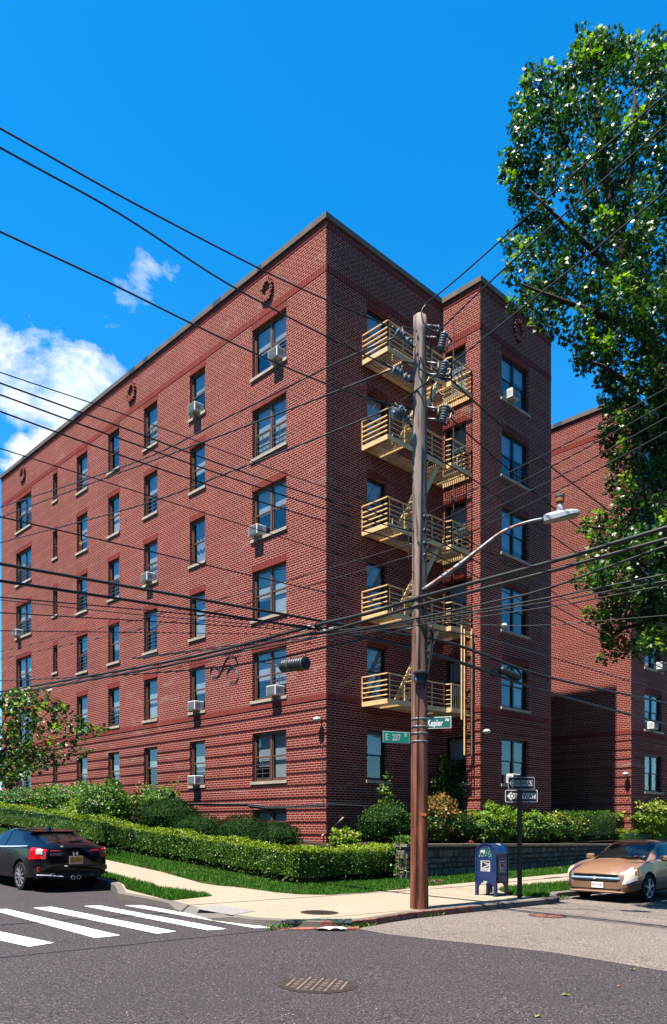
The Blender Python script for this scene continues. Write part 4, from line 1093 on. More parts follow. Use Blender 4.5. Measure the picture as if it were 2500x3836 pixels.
# small rocks / dry leaves on the lawn
for (x, y, lb) in ((1625, 3307, 'small clump of dry pink leaves on the lawn right of the pole'), (1650, 3310, 'smaller clump of dry leaves on the lawn beside the pavement edge'), (2092, 3258, 'dry leaf clump on the lawn before the tan car')):
    c = at_g(x, y, block_z); m = MB()
    for _ in range(40): leaf(m, Vector((c.x+random.gauss(0,.07), c.y+random.gauss(0,.06), c.z+U(.02,.09))), rdir(), rdir(.6), .05, OVAL)
    if 'dryleaf' not in M: leafcol('dryleaf', (0.30, 0.14, 0.09), (0.42, 0.22, 0.15), (0.5, 0.33, 0.24))
    o = m.build('dry_leaves', M['dryleaf'], uv=False, kind='stuff'); tag(o, lb, 'dry leaves')
# leaning pine board
a = at_x(1206, 3132, 16.62); b = at_y(1287, 3062, 17.40); m = MB(); m.beam(a, b, .05, .03)
tag(m.build('board', M['pine']), 'pale pine board leaning against the bottom of the building corner', 'board')

# ------------------------------------------------------------------ trees
S = 1/0.6204
def D_d(x, y, depth): return at_d(x*S, y*S, depth)
def crown_boundary(y):
    pts = [(60,1400),(78,1356),(100,1340),(150,1300),(160,1257),(185,1210),(230,1225),(278,1185),(300,1205),(360,1179),(397,1164),(430,1185),(470,1191),(511,1206),(540,1235),(560,1163),(600,1180),(640,1172),(662,1205),(684,1205),(706,1177),(726,1221),(774,1276),(792,1327),(808,1350),(828,1326),(850,1343),(876,1388),(908,1410),(940,1388),(969,1413),(1010,1394),(1049,1400),(1078,1417),(1106,1412),(1132,1407),(1170,1439),(1202,1385),(1215,1346),(1240,1370),(1260,1369),(1300,1375),(1343,1333),(1369,1375),(1407,1417),(1429,1362),(1455,1400),(1491,1400),(1510,1440),(1530,1600)]
    if y <= pts[0][0]: return 1500
    for i in range(len(pts)-1):
        if pts[i][0] <= y <= pts[i+1][0]:
            f = (y-pts[i][0])/(pts[i+1][0]-pts[i][0]); return pts[i][1]*(1-f)+pts[i+1][1]*f
    return 1700
random.seed(21)
oak = empty('oak_tree', (0, 0, 0), 0, 'large oak with glossy lobed leaves reaching in from the right edge', 'tree')
tb = D_d(1640, 2075, 17.6); tbz = block_z(tb.x, tb.y); oak.location = (tb.x, tb.y, tbz)
O = Vector(oak.location)
m = MB()
def limb(pts, r0, r1):
    P = [Vector(p) - O for p in pts]; n = len(P); rr = [r0+(r1-r0)*i/(n-1) for i in range(n)]
    m.tube(P, rr, 8)
trunk_top = D_d(1620, 1150, 17.6)
limb([O+Vector((0,0,-.2)), O+Vector((.02,.0,.5)), D_d(1634, 1700, 17.6), D_d(1628, 1400, 17.6), trunk_top], .42, .27)
def dl3(a, b, k, sway): 
    return [a.lerp(b, i/k) + Vector((U(-1,1), U(-1,1), U(-1,1)))*sway*math.sin(PI*i/k) for i in range(k+1)]
main = [D_d(1560, 980, 17.5), D_d(1500, 760, 17.4), D_d(1440, 560, 17.3), D_d(1395, 340, 17.3), D_d(1380, 170, 17.3)]
limb([trunk_top, main[0], main[1], main[2], main[3], main[4]], .26, .03)
b1 = [D_d(1480, 690, 17.4), D_d(1400, 600, 16.8), D_d(1310, 520, 16.4), D_d(1230, 440, 16.2)]; limb(b1, .10, .02)
b2_ = [D_d(1440, 560, 17.3), D_d(1470, 400, 17.8), D_d(1475, 250, 18.2), D_d(1480, 130, 18.4)]; limb(b2_, .09, .02)
b3 = [D_d(1510, 790, 17.4), D_d(1420, 740, 16.2), D_d(1310, 700, 15.6), D_d(1210, 660, 15.3)]; limb(b3, .10, .02)
b4 = [D_d(1545, 930, 17.5), D_d(1480, 900, 16.4), D_d(1400, 850, 15.8), D_d(1345, 832, 15.6)]; limb(b4, .08, .015)
b5 = [D_d(1610, 1250, 17.6), D_d(1520, 1240, 16.6), D_d(1430, 1235, 16.0), D_d(1360, 1222, 15.7)]; limb(b5, .08, .015)
b6 = [D_d(1615, 1420, 17.6), D_d(1530, 1440, 16.6), D_d(1450, 1460, 16.2), D_d(1400, 1490, 16.0)]; limb(b6, .07, .012)
b7 = [D_d(1440, 560, 17.3), D_d(1360, 440, 17.6), D_d(1300, 300, 17.8), D_d(1265, 190, 17.9)]; limb(b7, .08, .015)
b8 = [trunk_top, D_d(1750, 900, 18.5), D_d(1850, 600, 19.5)]; limb(b8, .2, .05)
b9 = [trunk_top, D_d(1700, 900, 16.5), D_d(1780, 500, 15.8)]; limb(b9, .18, .04)
m.build('trunk', M['bark'], oak, uv=False, smooth=True)
lf = MB()
def hsh(a, b): return math.sin(a*.041+1.3*math.sin(b*.027))*math.sin(b*.047+1.7*math.sin(a*.033+1))
LOBES = [(1385,96,20),(1362,120,20),(1372,150,24),(1468,112,18),(1478,140,20),(1452,165,22),(1275,168,18),(1305,178,18),(1222,206,17),(1232,240,18),(1246,262,18),(1196,290,15),(1208,318,18),(1186,365,14),(1206,375,18),(1174,403,14),(1196,425,18),(1202,460,18),(1214,500,18),(1226,515,14),(1176,566,14),(1200,572,16),(1186,612,14),(1215,620,20),(1184,645,13),(1216,676,18),(1190,708,14),(1222,722,16),(1250,745,18),(1280,762,16),(1310,778,16),(1336,784,14),(1340,830,16),(1366,838,18),(1352,855,14),(1396,878,18),(1420,898,16),(1402,940,15),(1424,960,16),(1404,1012,15),(1412,1048,15),(1430,1080,14),(1424,1108,15),(1420,1132,14),(1398,1204,15),(1362,1216,15),(1384,1232,16),(1384,1262,16),(1346,1345,14),(1372,1352,16),(1392,1370,16),(1430,1405,16),(1374,1432,14),(1400,1440,16),(1414,1465,16),(1412,1492,14),(1402,1530,12),(1424,1516,14),(1450,1508,14),(1500,1498,16),(1532,1478,18),(1538,215,13),(1545,280,18)]
sprays = [(x, y, r_, True) for x, y, r_ in LOBES]
tries = 0
while len(sprays) < 720 and tries < 40000:
    tries += 1; y = U(95, 1515); xb = crown_boundary(y); x = U(xb+14, 1790)
    g = hsh(x, y)
    if g > (.27 if y < 760 else .46): continue
    if any((x-q[0])**2 + (y-q[1])**2 < (16 if q[3] else 19)**2 for q in sprays): continue
    sprays.append((x, y, U(17, 27), False))
for (sx_, sy_, sr, lobe) in sprays:
    edge = max(0, sx_ - crown_boundary(sy_)); tk = min(3.0, .25 + edge*.011)
    base_d = 16.9 - .9*max(0, (sy_-550)/900); dp = base_d + U(-tk, tk)
    C = D_d(sx_, sy_, dp) - O; rw_ = sr*dp/1821*(1.0 if lobe else 1.1)
    ax = Vector((U(-.5,.2), U(-.4,.4), U(.2, 1))).normalized()
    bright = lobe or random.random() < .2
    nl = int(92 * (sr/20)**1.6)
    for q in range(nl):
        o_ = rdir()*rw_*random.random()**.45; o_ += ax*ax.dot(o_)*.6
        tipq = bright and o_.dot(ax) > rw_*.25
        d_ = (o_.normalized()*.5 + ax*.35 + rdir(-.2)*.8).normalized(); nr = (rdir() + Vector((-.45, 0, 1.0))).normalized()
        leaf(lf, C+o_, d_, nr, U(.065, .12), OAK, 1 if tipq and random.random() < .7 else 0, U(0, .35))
    lf.tube([C - ax*rw_*1.3 + Vector((.10, 0, -.05)), C - ax*rw_*.5, C + ax*rw_*.4], [.009, .006, .003], 4, mi=2, cap=False)
# crown beyond the frame, so the tree is whole
for _ in range(1300):
    dd = rdir(); c = D_d(1800, 620, 18.0); P = Vector((c.x+dd.x*4.8*U(.5, 1), c.y+dd.y*4.2*U(.5, 1), c.z+dd.z*6.5*U(.5, 1)))
    fx = Vector((P.x*CX - P.y*SX, P.x*SX + P.y*CX)); sx = 1250 + FO*fx.x/max(1, fx.y)
    if sx < 2560 or fx.y < 12: continue
    P -= O
    for q in range(6): leaf(lf, P + rdir()*.25, rdir(), (rdir()+Vector((-.3,0,.9))).normalized(), U(.16, .26), OAK, 0, .2)
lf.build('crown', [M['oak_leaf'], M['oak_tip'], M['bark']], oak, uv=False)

# the small street tree at left
random.seed(5)
tb = D_d(-60, 2020, 25.0); st = empty('street_tree', (tb.x, tb.y, block_z(tb.x, tb.y)), 0, 'small leafy tree at the left edge in front of the brick facade', 'tree'); O = Vector(st.location)
m = MB()
m.tube([(0,0,-.1), (.05,0,1.2), (0,.05,2.2), tuple(D_d(-10, 1690, 25) - O)], [.11, .09, .075, .03], 8)
for tx, ty in ((90, 1640), (200, 1700), (235, 1695), (150, 1620), (60, 1580), (120, 1745), (30, 1690), (-60, 1640), (180, 1770)):
    a = D_d(-30+U(-10, 15), 1790+U(-40, 20), 25.0) - O; b = D_d(tx, ty, 25+U(-1.2, 1.2)) - O
    m.tube([a, a.lerp(b, .5)+Vector((0,0,.15)), b], [.035, .02, .006], 5)
m.build('trunk', M['bark'], st, uv=False, smooth=True)
lf = MB(); cl = 0; tries = 0
TB = [(1572, 66), (1590, 78), (1605, 92), (1625, 128), (1650, 150), (1668, 182), (1680, 200), (1692, 236), (1706, 232), (1722, 190), (1742, 205), (1760, 190), (1780, 110), (1800, 60), (1825, 20)]
while cl < 1050 and tries < 20000:
    tries += 1; y = U(1572, 1825); xr = 0
    for i in range(len(TB)-1):
        if TB[i][0] <= y <= TB[i+1][0]: f = (y-TB[i][0])/(TB[i+1][0]-TB[i][0]); xr = TB[i][1]*(1-f)+TB[i+1][1]*f
    x = U(-150, xr+6)
    if y < 1605 and x < 40: continue
    if y < 1600 + max(0, 40-x)*.35: continue
    den = 1 if x < 90 else .5
    if hsh(x*3, y*3) > .35 and random.random() < .8: continue
    if random.random() > den: continue
    cl += 1; P = D_d(x, y, 25 + U(-1.5, 1.5)) - O; up = Vector((U(-.4,.9), U(-.9,.3), U(0,.6))).normalized()
    tip = random.random() < .16
    for q in range(6): leaf(lf, P + up*U(-.16, .16) + rdir()*.05, (rdir(-.25)+up*.3).normalized(), (rdir()+Vector((-.3,0,.9))).normalized(), U(.09, .15), OVAL, 1 if tip else 0, .25)
lf.build('crown', [M['cherry_leaf'], M['oak_tip']], st, uv=False)
# ------------------------------------------------------------------ fire escape
random.seed(9)
M['feyellow'] = simple('fire_escape_paint', (1.15, 0.77, 0.36), 0.55, 0.4, 0, 0.16, 5, 0.15)
fe = empty('fire_escape', (X0+1.58, Y0, 0), 0, 'cream yellow iron fire escape with five landings on the shaded facade', 'fire escape')
FX, FY = X0+1.58, Y0
def fp(s_, d_, z): return (X0+s_-FX, Y0-d_-FY, z)
def zp(k): return 2.75*k + 2.86
EXT1 = 5.70
for k in range(1, 6):
    z = zp(k); m = MB()
    # channel frame
    for a, b in (((1.58, .03), (1.58, 1.13)), ((1.58, 1.13), (4.55, 1.13)), ((4.55, 1.13), (4.55, 1.34)), ((4.55, 1.34), (EXT1, 1.34)), ((EXT1, 1.34), (EXT1, .10))):
        m.beam(fp(*a, z-.07), fp(*b, z-.07), .035, .15)
    m.beam(fp(1.58, .04, z-.05), fp(5.70, .04, z-.05), .035, .10)
    for s_ in (1.75, 2.42, 4.25, 4.62, 5.4): m.beam(fp(s_, .03, z-.09), fp(s_, 1.12 if s_ < 4.5 else 1.33, z-.09), .05, .05)
    d = .09
    while d < 1.30:
        segs = ((1.60, 5.68),) if d < .5 else (((1.60, 2.42), (4.25, 5.68)) if d < 1.12 else ((4.57, 5.68),))
        if k == 1 and d >= .5 and d < 1.12: segs = ((1.60, 5.68),)
        for a, b in segs: m.beam(fp(a, d, z-.02), fp(b, d, z-.02), .024, .022)
        d += .09
    # diagonal wall braces below
    m.build('landing', M['feyellow'], fe)
    m = MB(); H = .80
    path = [(1.58, .03), (1.58, 1.13), (4.50, 1.13), (4.55, 1.34), (EXT1, 1.34), (EXT1, .10)] if k != 1 else [(1.58, .03), (1.58, 1.13), (4.50, 1.13), (4.55, 1.34), (5.12, 1.34)]
    for i in range(len(path)-1):
        a, b = path[i], path[i+1]
        m.beam(fp(*a, z+H), fp(*b, z+H), .05, .035)
        if k == 1 and i >= 3:
            for q in range(6): x = a[0]+(b[0]-a[0])*q/5; m.beam(fp(x, 1.34, z), fp(x, 1.34, z+H), .024, .024)
            continue
        for q in range(1, 5): m.beam(fp(*a, z+H*q/5.2-.02), fp(*b, z+H*q/5.2-.02), .022 if i else .05, .035 if i == 0 else .022)
        n = max(1, round(math.hypot(b[0]-a[0], b[1]-a[1])/.75))
        for q in range(n+1): x = a[0]+(b[0]-a[0])*q/n; y = a[1]+(b[1]-a[1])*q/n; m.beam(fp(x, y, z-.1), fp(x, y, z+H), .03, .03)
    m.beam(fp(1.66, 1.13, z-.1), fp(1.66, 1.13, z+H), .03, .03)
    # rail round the stair opening
    if k > 1:
        for a, b in (((2.5, .5), (4.15, .5)),):
            m.tube([fp(2.45, .55, z+.15), fp(2.45, .55, z+.5), fp(2.6, .52, z+.6), fp(4.1, .52, z+.6), fp(4.2, .52, z)], .016, 6)
    m.build('railing', M['feyellow'], fe)
    if k < 5:
        m = MB(); za, zb = z, zp(k+1)
        for d in (.56, 1.06): m.beam(fp(2.55, d, za), fp(4.25, d, zb-.02), .03, .16, up=(0, 0, 1))
        for q in range(1, 11):
            f = q/11; x = 2.55+1.7*f; m.beam(fp(x, .57, za+(zb-za)*f), fp(x, 1.05, za+(zb-za)*f), .17, .03)
        m.tube([fp(2.45, 1.07, za+.02), fp(2.45, 1.07, za+.62), fp(3.75, 1.07, zb-.02)], .017, 6)
        m.build('stair', M['feyellow'], fe)
m = MB(); z0 = 4.05
for s_ in (5.16, 5.56): m.beam(fp(s_, 1.43, z0), fp(s_, 1.43, 8.35), .05, .03)
for s_ in (5.06, 5.66): m.beam(fp(s_, 1.39, 5.25), fp(s_, 1.39, 8.45), .045, .045)
z = z0+.15
while z < 8.3: m.tube([fp(5.16, 1.43, z), fp(5.56, 1.43, z)], .014, 6); z += .30
m.build('drop_ladder', M['feyellow'], fe)

# ------------------------------------------------------------------ utility pole and its fittings
def wood():
    t = NT('weathered_pole_wood'); o = t.obj(); s_ = t.obj((9, 9, 0.5)); s2 = t.obj((22, 22, 1.0))
    sep = t.n('ShaderNodeSeparateXYZ'); t.l(o, sep.inputs[0])
    zf = t.ramp(t.math('ADD', t.math('MULTIPLY', sep.outputs[2], 0.09), t.math('MULTIPLY', t.noise(1.2, 3, s_), 0.25)), [(0.30, 0.0), (0.85, 1.0)])
    a = t.mix(t.ramp(t.noise(1.0, 5, s_, 0.65), [(0.36, 0.0), (0.64, 1.0)]), (0.035, 0.013, 0.009), (0.20, 0.066, 0.037))
    g = t.mix(t.ramp(t.noise(1.0, 5, s_, 0.65), [(0.36, 0.0), (0.64, 1.0)]), (0.06, 0.043, 0.036), (0.19, 0.155, 0.14))
    col = t.mix(zf, a, g)
    crack = t.ramp(t.noise(1.0, 4, s2, 0.6), [(0.33, 0.85), (0.44, 0.0)])
    col = t.mix(crack, col, (0.010, 0.006, 0.005))
    t.pbr(col, 0.9, 0.15, 0, t.bump(t.noise(1.0, 5, s2, 0.7), 0.9, 0.02)); return t.mat
M['wood'] = wood()
M['steel'] = simple('galvanised_steel', (0.30, 0.31, 0.33), 0.45, 0.5, 0.6, 0.25, 8)
M['darksteel'] = simple('dark_steel', (0.05, 0.05, 0.055), 0.5, 0.4, 0.3, 0.3, 8)
M['porcelain'] = simple('grey_porcelain', (0.20, 0.245, 0.28), 0.3, 0.6, 0, 0.12, 10)
M['cable'] = simple('black_cable', (0.013, 0.013, 0.015), 0.5, 0.4, 0, 0.2, 4)
pb = at_g(1575, 3407, block_z); fwd = Vector((SX, CX, 0))
PB = pb + fwd*.16; PB.z = block_z(PB.x, PB.y); PX, PY = PB.x, PB.y
PD = PX*SX + PY*CX
ptop = at_d(1577, 1185, PD).z
pole = empty('utility_pole', PB, 0, 'weathered brown wooden utility pole standing at the street corner', 'utility pole')
H = ptop - PB.z; m = MB(); N = 40; nr = 24; rp = random.Random(2); lean = (.02, -.0)
cr_ = [1+rp.uniform(-.03, .03) for _ in range(nr)]
vs = []
for i in range(N+1):
    f = i/N; r_ = .172 - .047*f + (.012*(1-f*12) if f < .08 else 0)
    for k in range(nr):
        a = 2*PI*k/nr; q = r_*(cr_[k]+rp.uniform(-.008, .008)); vs.append((math.cos(a)*q + lean[0]*f, math.sin(a)*q + lean[1]*f, -.15+(H+.15)*f + (rp.uniform(-.03, .02) if i == N else 0)))
m.add(vs, [(i*nr+k, i*nr+(k+1) % nr, i*nr+nr+(k+1) % nr, i*nr+nr+k) for i in range(N) for k in range(nr)] + [tuple(range(N*nr, N*nr+nr))])
m.build('shaft', M['wood'], pole, smooth=True)
camx = Vector((CX, -SX, 0)); camf = fwd
def pp(xD, yD, dd=0.0): return D_d(xD, yD, PD+dd) - PB
def insulator(a, b, r_, ribs, mat='porcelain'):
    prof = [(0, r_*.45)]
    for q in range(ribs):
        f0 = .06+.88*q/ribs; prof += [(f0, r_*.5), (f0+.25*.88/ribs, r_), (f0+.55*.88/ribs, r_), (f0+.8*.88/ribs, r_*.5)]
    prof += [(1, r_*.45)]; m = MB(); m.lathe(a, b, prof, 14); m.build('insulator', M[mat], pole, smooth=False)
def bracket(pts, r_=.018, mat='darksteel', name='bracket'):
    m = MB(); m.tube(pts, r_, 6); m.build(name, M[mat], pole, smooth=True)
for (ax, ay, bx, by, cx_, cy) in ((962, 808, 940, 787, 919, 767), (960, 888, 935, 872, 910, 855), (958, 994, 943, 966, 925, 945)):
    A, B, C = pp(ax, ay, -.12), pp(bx, by, -.2), pp(cx_, cy, -.28)
    bracket([A, A.lerp(B, .4)], .026); insulator(A.lerp(B, .3), B, .075, 2); insulator(B.lerp(C, .15), C, .082, 3); bracket([B, C + (C-B)*.4], .02)
    bracket([pp(965, ay-42), pp(935, ay-48, -.1), B], .014, 'darksteel'); bracket([pp(965, ay-22), pp(930, ay-24, -.1)], .014, 'steel')
insulator(pp(938, 958, -.2), pp(912, 962, -.3), .11, 4)
for (yb, xi, y0_, y1_) in ((772, 1030, 772, 812), (858, 1032, 838, 878), (962, 1034, 940, 982)):
    bracket([pp(990, yb-16), pp(1022, yb-12, -.15)], .024, 'steel'); bracket([pp(990, yb+12), pp(1020, yb+13, -.15)], .024, 'steel'); bracket([pp(1020, yb-16, -.15), pp(1018, yb+14, -.15)], .028, 'darksteel')
    insulator(pp(xi-6, y1_, -.2), pp(xi+4, y0_, -.2), .072, 6)
    bracket([pp(xi+4, y0_-2, -.2), pp(xi+14, y0_+12, -.2), pp(xi+20, y0_+22, -.2)], .022, 'darksteel', 'cutout_arm'); bracket([pp(xi+16, y0_+20, -.2), pp(xi+8, y1_+2, -.2)], .02, 'steel', 'fuse_tube')
    bracket([pp(xi-8, y1_, -.2), pp(xi+6, y1_+6, -.2)], .024, 'darksteel', 'cutout_arm')
def jumper(pts, r_=.014): 
    m = MB(); m.tube(spl([pp(*p) for p in pts], 6), r_, 6); m.build('jumper_wire', M['cable'], pole, smooth=True)
def spl(P, k=8):
    P = [Vector(p) for p in P]; out = []
    for i in range(len(P)-1):
        p0 = P[max(0, i-1)]; p1 = P[i]; p2 = P[i+1]; p3 = P[min(len(P)-1, i+2)]
        for q in range(k):
            t = q/k; out.append(0.5*((2*p1) + (p2-p0)*t + (2*p0-5*p1+4*p2-p3)*t*t + (3*p1-p0-3*p2+p3)*t*t*t))
    return out + [P[-1]]
jumper([(990, 708, -.2), (980, 725, -.2), (986, 752, -.2), (1005, 768, -.2), (1028, 772, -.2)])
jumper([(967, 800, -.2), (965, 830, -.2), (978, 858, -.2), (1005, 872, -.2), (1030, 880, -.2)])
jumper([(1005, 780, -.1), (1000, 830, .05), (1006, 870, .0), (1012, 900, -.1), (1030, 920, -.2)])
jumper([(1008, 880, -.1), (1002, 920, .1), (1010, 960, .0)])
# conductor riser, small can, and steel bands
m = MB(); m.tube(spl([pp(1003, 1455, -.2), pp(1002, 1500, -.2), pp(996, 1560, -.2), pp(985, 1600, -.2)]), .022, 6); m.tube(spl([pp(1008, 1455, -.2), pp(1004, 1520, -.2), pp(990, 1580, -.2)]), .015, 6)
m.build('cable_riser', M['cable'], pole, smooth=True)
m = MB(); m.lathe(pp(979, 1588, -.2), pp(979, 1556, -.2), [(0, .06), (.15, .085), (.6, .085), (.7, .15), (.8, .15), (.95, .05), (1, .03)], 14); m.build('cable_cap', M['darksteel'], pole)
m = MB(); m.lathe(pp(967, 1588, -.2), pp(967, 1566, -.2), [(0, .02), (.3, .06), (1, .04)], 8); m.build('cable_clamp', M['steel'], pole)
for yb in (1672, 1690, 1705, 1724):
    z = pp(976, yb).z; r_ = .172-.047*z/H+.006; m = MB(); m.lathe((lean[0]*z/H, 0, z-.018), (lean[0]*z/H, 0, z+.018), [(0, r_), (1, r_)], 24); m.build('steel_band', M['steel'], pole, smooth=True)
for (x, y) in ((968, 770), (966, 805), (978, 832), (990, 782), (972, 1260), (990, 1480), (990, 1513)):
    a = pp(x, y, -.125); m = MB(); m.lathe(a, a - camf*.03, [(0, .018), (1, .015)], 8); m.build('bolt', M['darksteel'], pole)
M['tagorange'] = simple('orange_reflector', (0.7, 0.16, 0.03), 0.5, 0.4)
a = pp(985, 1893, -.165); m = MB(); m.box(-.05, -.004, -.025, .05, .004, .025); m.v = [tuple(a + camx*v[0] + camf*v[1] + Vector((0, 0, v[2]))) for v in m.v]; m.build('reflector', M['tagorange'], pole)

# street lamp on the pole
M['lampgrey'] = simple('lamp_housing', (0.55, 0.58, 0.62), 0.4, 0.4, 0, 0.06, 3)
M['lens'] = simple('lamp_lens', (0.62, 0.55, 0.42), 0.3, 0.5)
t_ = NT('rusty_arm'); o_ = t_.obj(); t_.pbr(t_.mix(t_.ramp(t_.noise(5, 5, o_, .7), [(0.45, 0.0), (0.6, 1.0)]), (0.16, 0.17, 0.18), (0.10, 0.03, 0.015)), 0.6, 0.4, 0.2); M['rustarm'] = t_.mat
lamp = empty('street_lamp', PB + pp(985, 1372, -.12), 0, 'grey street lamp on a long rusty arm from the utility pole', 'street lamp'); LO = Vector(lamp.location)
def lpD(x, y, dd): return D_d(x, y, PD+dd) - LO
m = MB(); pts = spl([lpD(984, 1372, -.15), lpD(1060, 1318, -.3), lpD(1120, 1272, -.4), lpD(1165, 1238, -.48), lpD(1205, 1220, -.54), lpD(1240, 1210, -.58), lpD(1268, 1205, -.6)], 5)
m.tube(pts, [.044-.018*min(1, i/(len(pts)*.6)) for i in range(len(pts))], 10); m.build('arm', M['rustarm'], lamp, smooth=True)
m = MB(); A = lpD(1264, 1207, -.6); B = lpD(1348, 1192, -.75); d = (B-A); L_ = d.length; d.normalize(); sd_ = d.cross(Vector((0, 0, 1))).normalized(); upv = sd_.cross(d)
sec = [(0, .07, .05, .07), (.12, .10, .06, .09), (.45, .125, .05, .10), (.8, .13, .03, .08), (.95, .10, .02, .05), (1, .05, .01, .03)]
vs = []
for f, w_, zb, zt in sec:
    c = A + d*L_*f
    for (u, z) in ((-1, -zb), (-1, zt*.3), (-.7, zt*.8), (0, zt), (.7, zt*.8), (1, zt*.3), (1, -zb)): vs.append(c + sd_*u*w_ + upv*z)
m.add(vs, [(i*7+k, i*7+(k+1) % 7, i*7+7+(k+1) % 7, i*7+7+k) for i in range(5) for k in range(7)] + [tuple(range(7)), tuple(range(35, 42))])
m.build('lamp_head', M['lampgrey'], lamp)
m = MB(); c0 = A + d*L_*.45; c1 = A + d*L_*.9; m.add([c0 - sd_*.09 - upv*.052, c0 + sd_*.09 - upv*.052, c1 + sd_*.09 - upv*.032, c1 - sd_*.09 - upv*.032, c0 - sd_*.09 - upv*.066, c0 + sd_*.09 - upv*.066, c1 + sd_*.09 - upv*.046, c1 - sd_*.09 - upv*.046], [(0,1,2,3), (7,6,5,4), (0,4,5,1), (1,5,6,2), (2,6,7,3), (3,7,4,0)])
m.build('lens', M['lens'], lamp)
M['amber'] = simple('amber_plastic', (0.62, 0.20, 0.04), 0.35, 0.5); M['beaconclear'] = simple('beacon_white', (0.75, 0.68, 0.72), 0.3, 0.5); M['beacongrey'] = simple('beacon_cap', (0.16, 0.18, 0.20), 0.5, 0.4)
a = lpD(1302, 1196, -.67); b = lpD(1302, 1149, -.67)
m = MB(); m.lathe(a, a.lerp(b, .16), [(0, .06), (1, .065)], 14); bc = m.build('alarm_beacon', M['amber'], lamp)
m = MB(); m.lathe(a.lerp(b, .161), a.lerp(b, .52), [(0, .075), (.15, .075), (.2, .06), (1, .048)], 14); m.build('beacon_lens', M['beaconclear'], bc)
m = MB(); m.lathe(a.lerp(b, .521), a.lerp(b, .82), [(0, .05), (.4, .075), (1, .075)], 14); m.build('beacon_collar', M['amber'], bc)
m = MB(); m.lathe(a.lerp(b, .821), b, [(0, .075), (.3, .085), (.9, .085), (1, .05)], 14); m.build('beacon_cap', M['beacongrey'], bc)

# ------------------------------------------------------------------ wires
def onp(xD, yD, p0, dr):
    d = ray(xD*S, yD*S); n = (-dr[1], dr[0]); k = (n[0]*p0[0] + n[1]*p0[1])/(n[0]*d[0] + n[1]*d[1]); return Vector((d[0]*k, d[1]*k, EYE + d[2]*k))
POLEP = (PX, PY)
AL = (1, 0); AT = (0, 1); KN = onp(745, 1460, POLEP, AT); KP = (KN.x, KN.y)
NR = (-(0.84*SX)+.54*CX, -(0.84*CX)-.54*SX)
def wire(pts, th, label, p0, dr, ext0=True, ext1=False, name='power_line', off=0.0, cat='wire'):
    n = math.hypot(*dr); q0 = (p0[0] - camf.x*off, p0[1] - camf.y*off)
    P = [onp(x, y, q0, (dr[0]/n, dr[1]/n)) for x, y in pts]
    if ext0: P = [P[0] + (P[0]-P[1]).normalized()*4] + P
    if ext1: P = P + [P[-1] + (P[-1]-P[-2]).normalized()*8]
    dep = sum(p.x*SX + p.y*CX for p in P)/len(P)
    m = MB(); m.tube(spl(P, 6), th*.5*dep/1821*.92, 6)
    o = m.build(name, M['cable'], smooth=True, uv=False); tag(o, label, cat, 'overhead wires'); return o
w_ = wire
w_([(0,298),(300,466),(605,625),(755,695),(921,765)], 4.6, 'black wire crossing the sky at left, highest of the three long upper ones', POLEP, AL, off=.2)
w_([(0,343),(280,498),(527,658),(759,782),(912,854)], 4.6, 'black wire crossing the sky at left, middle of the three long upper ones', POLEP, AL, off=.2)
w_([(0,538),(250,655),(527,791),(757,891),(927,946)], 4.6, 'black wire crossing the sky at left, lowest of the three long upper ones', POLEP, AL, off=.2)
w_([(0,865),(280,960),(555,1061),(758,1133),(960,1193)], 2.4, 'thin wire from the left passing above the white cloud base to the pole', POLEP, AL, off=.15)
w_([(0,890),(280,992),(527,1084),(757,1160),(960,1213)], 3.6, 'wire over the left roof edge, upper of three parallel ones', POLEP, AL, off=.15)
w_([(0,917),(280,1020),(527,1107),(758,1183),(960,1236)], 3.6, 'wire over the left roof edge, middle of three parallel ones', POLEP, AL, off=.15)
w_([(0,956),(280,1058),(527,1141),(758,1212),(960,1262)], 3.6, 'wire over the left roof edge, lowest of three parallel ones', POLEP, AL, off=.15)
w_([(0,1042),(310,1140),(555,1217),(775,1285),(960,1330)], 2.4, 'thin wire meeting the left building edge just under the roof', POLEP, AL, off=.15)
w_([(0,1201),(300,1270),(555,1331),(775,1380),(962,1412)], 3.2, 'single wire across the facade above the two thick cables', POLEP, AL, off=.15)
w_([(0,1310),(370,1376),(740,1442),(800,1452)], 8.0, 'thick black cable from the left to the cable knot, upper one', KP, AL)
w_([(0,1350),(370,1406),(700,1457),(790,1466)], 7.2, 'thick black cable from the left to the cable knot, lower one', KP, AL)
w_([(0,1388),(360,1420),(715,1455)], 3.2, 'slim cable just under the two thick cables at left', KP, AL)
w_([(0,1394),(340,1430),(700,1460)], 2.4, 'slim cable lashed close under another slim cable at left', KP, AL, off=.06)
w_([(0,1424),(330,1443),(680,1463)], 3.0, 'slim cable across the facade, fourth below the thick cables', KP, AL)
w_([(0,1466),(330,1470),(660,1474)], 2.2, 'almost level thin cable across the facade near the knot', KP, AL)
w_([(745,1446),(900,1470),(1055,1497),(1276,1574),(1551,1634)], 6.0, 'thick cable running from the knot to the lower right, upper one', KP, AL, False, True)
w_([(745,1462),(900,1494),(1055,1535),(1276,1609),(1551,1684)], 7.0, 'thick cable running from the knot to the lower right, lower one', KP, AL, False, True)
w_([(745,1458),(1055,1470),(1276,1526),(1551,1610)], 2.6, 'thin cable above the thick lower right pair', KP, AL, False, True)
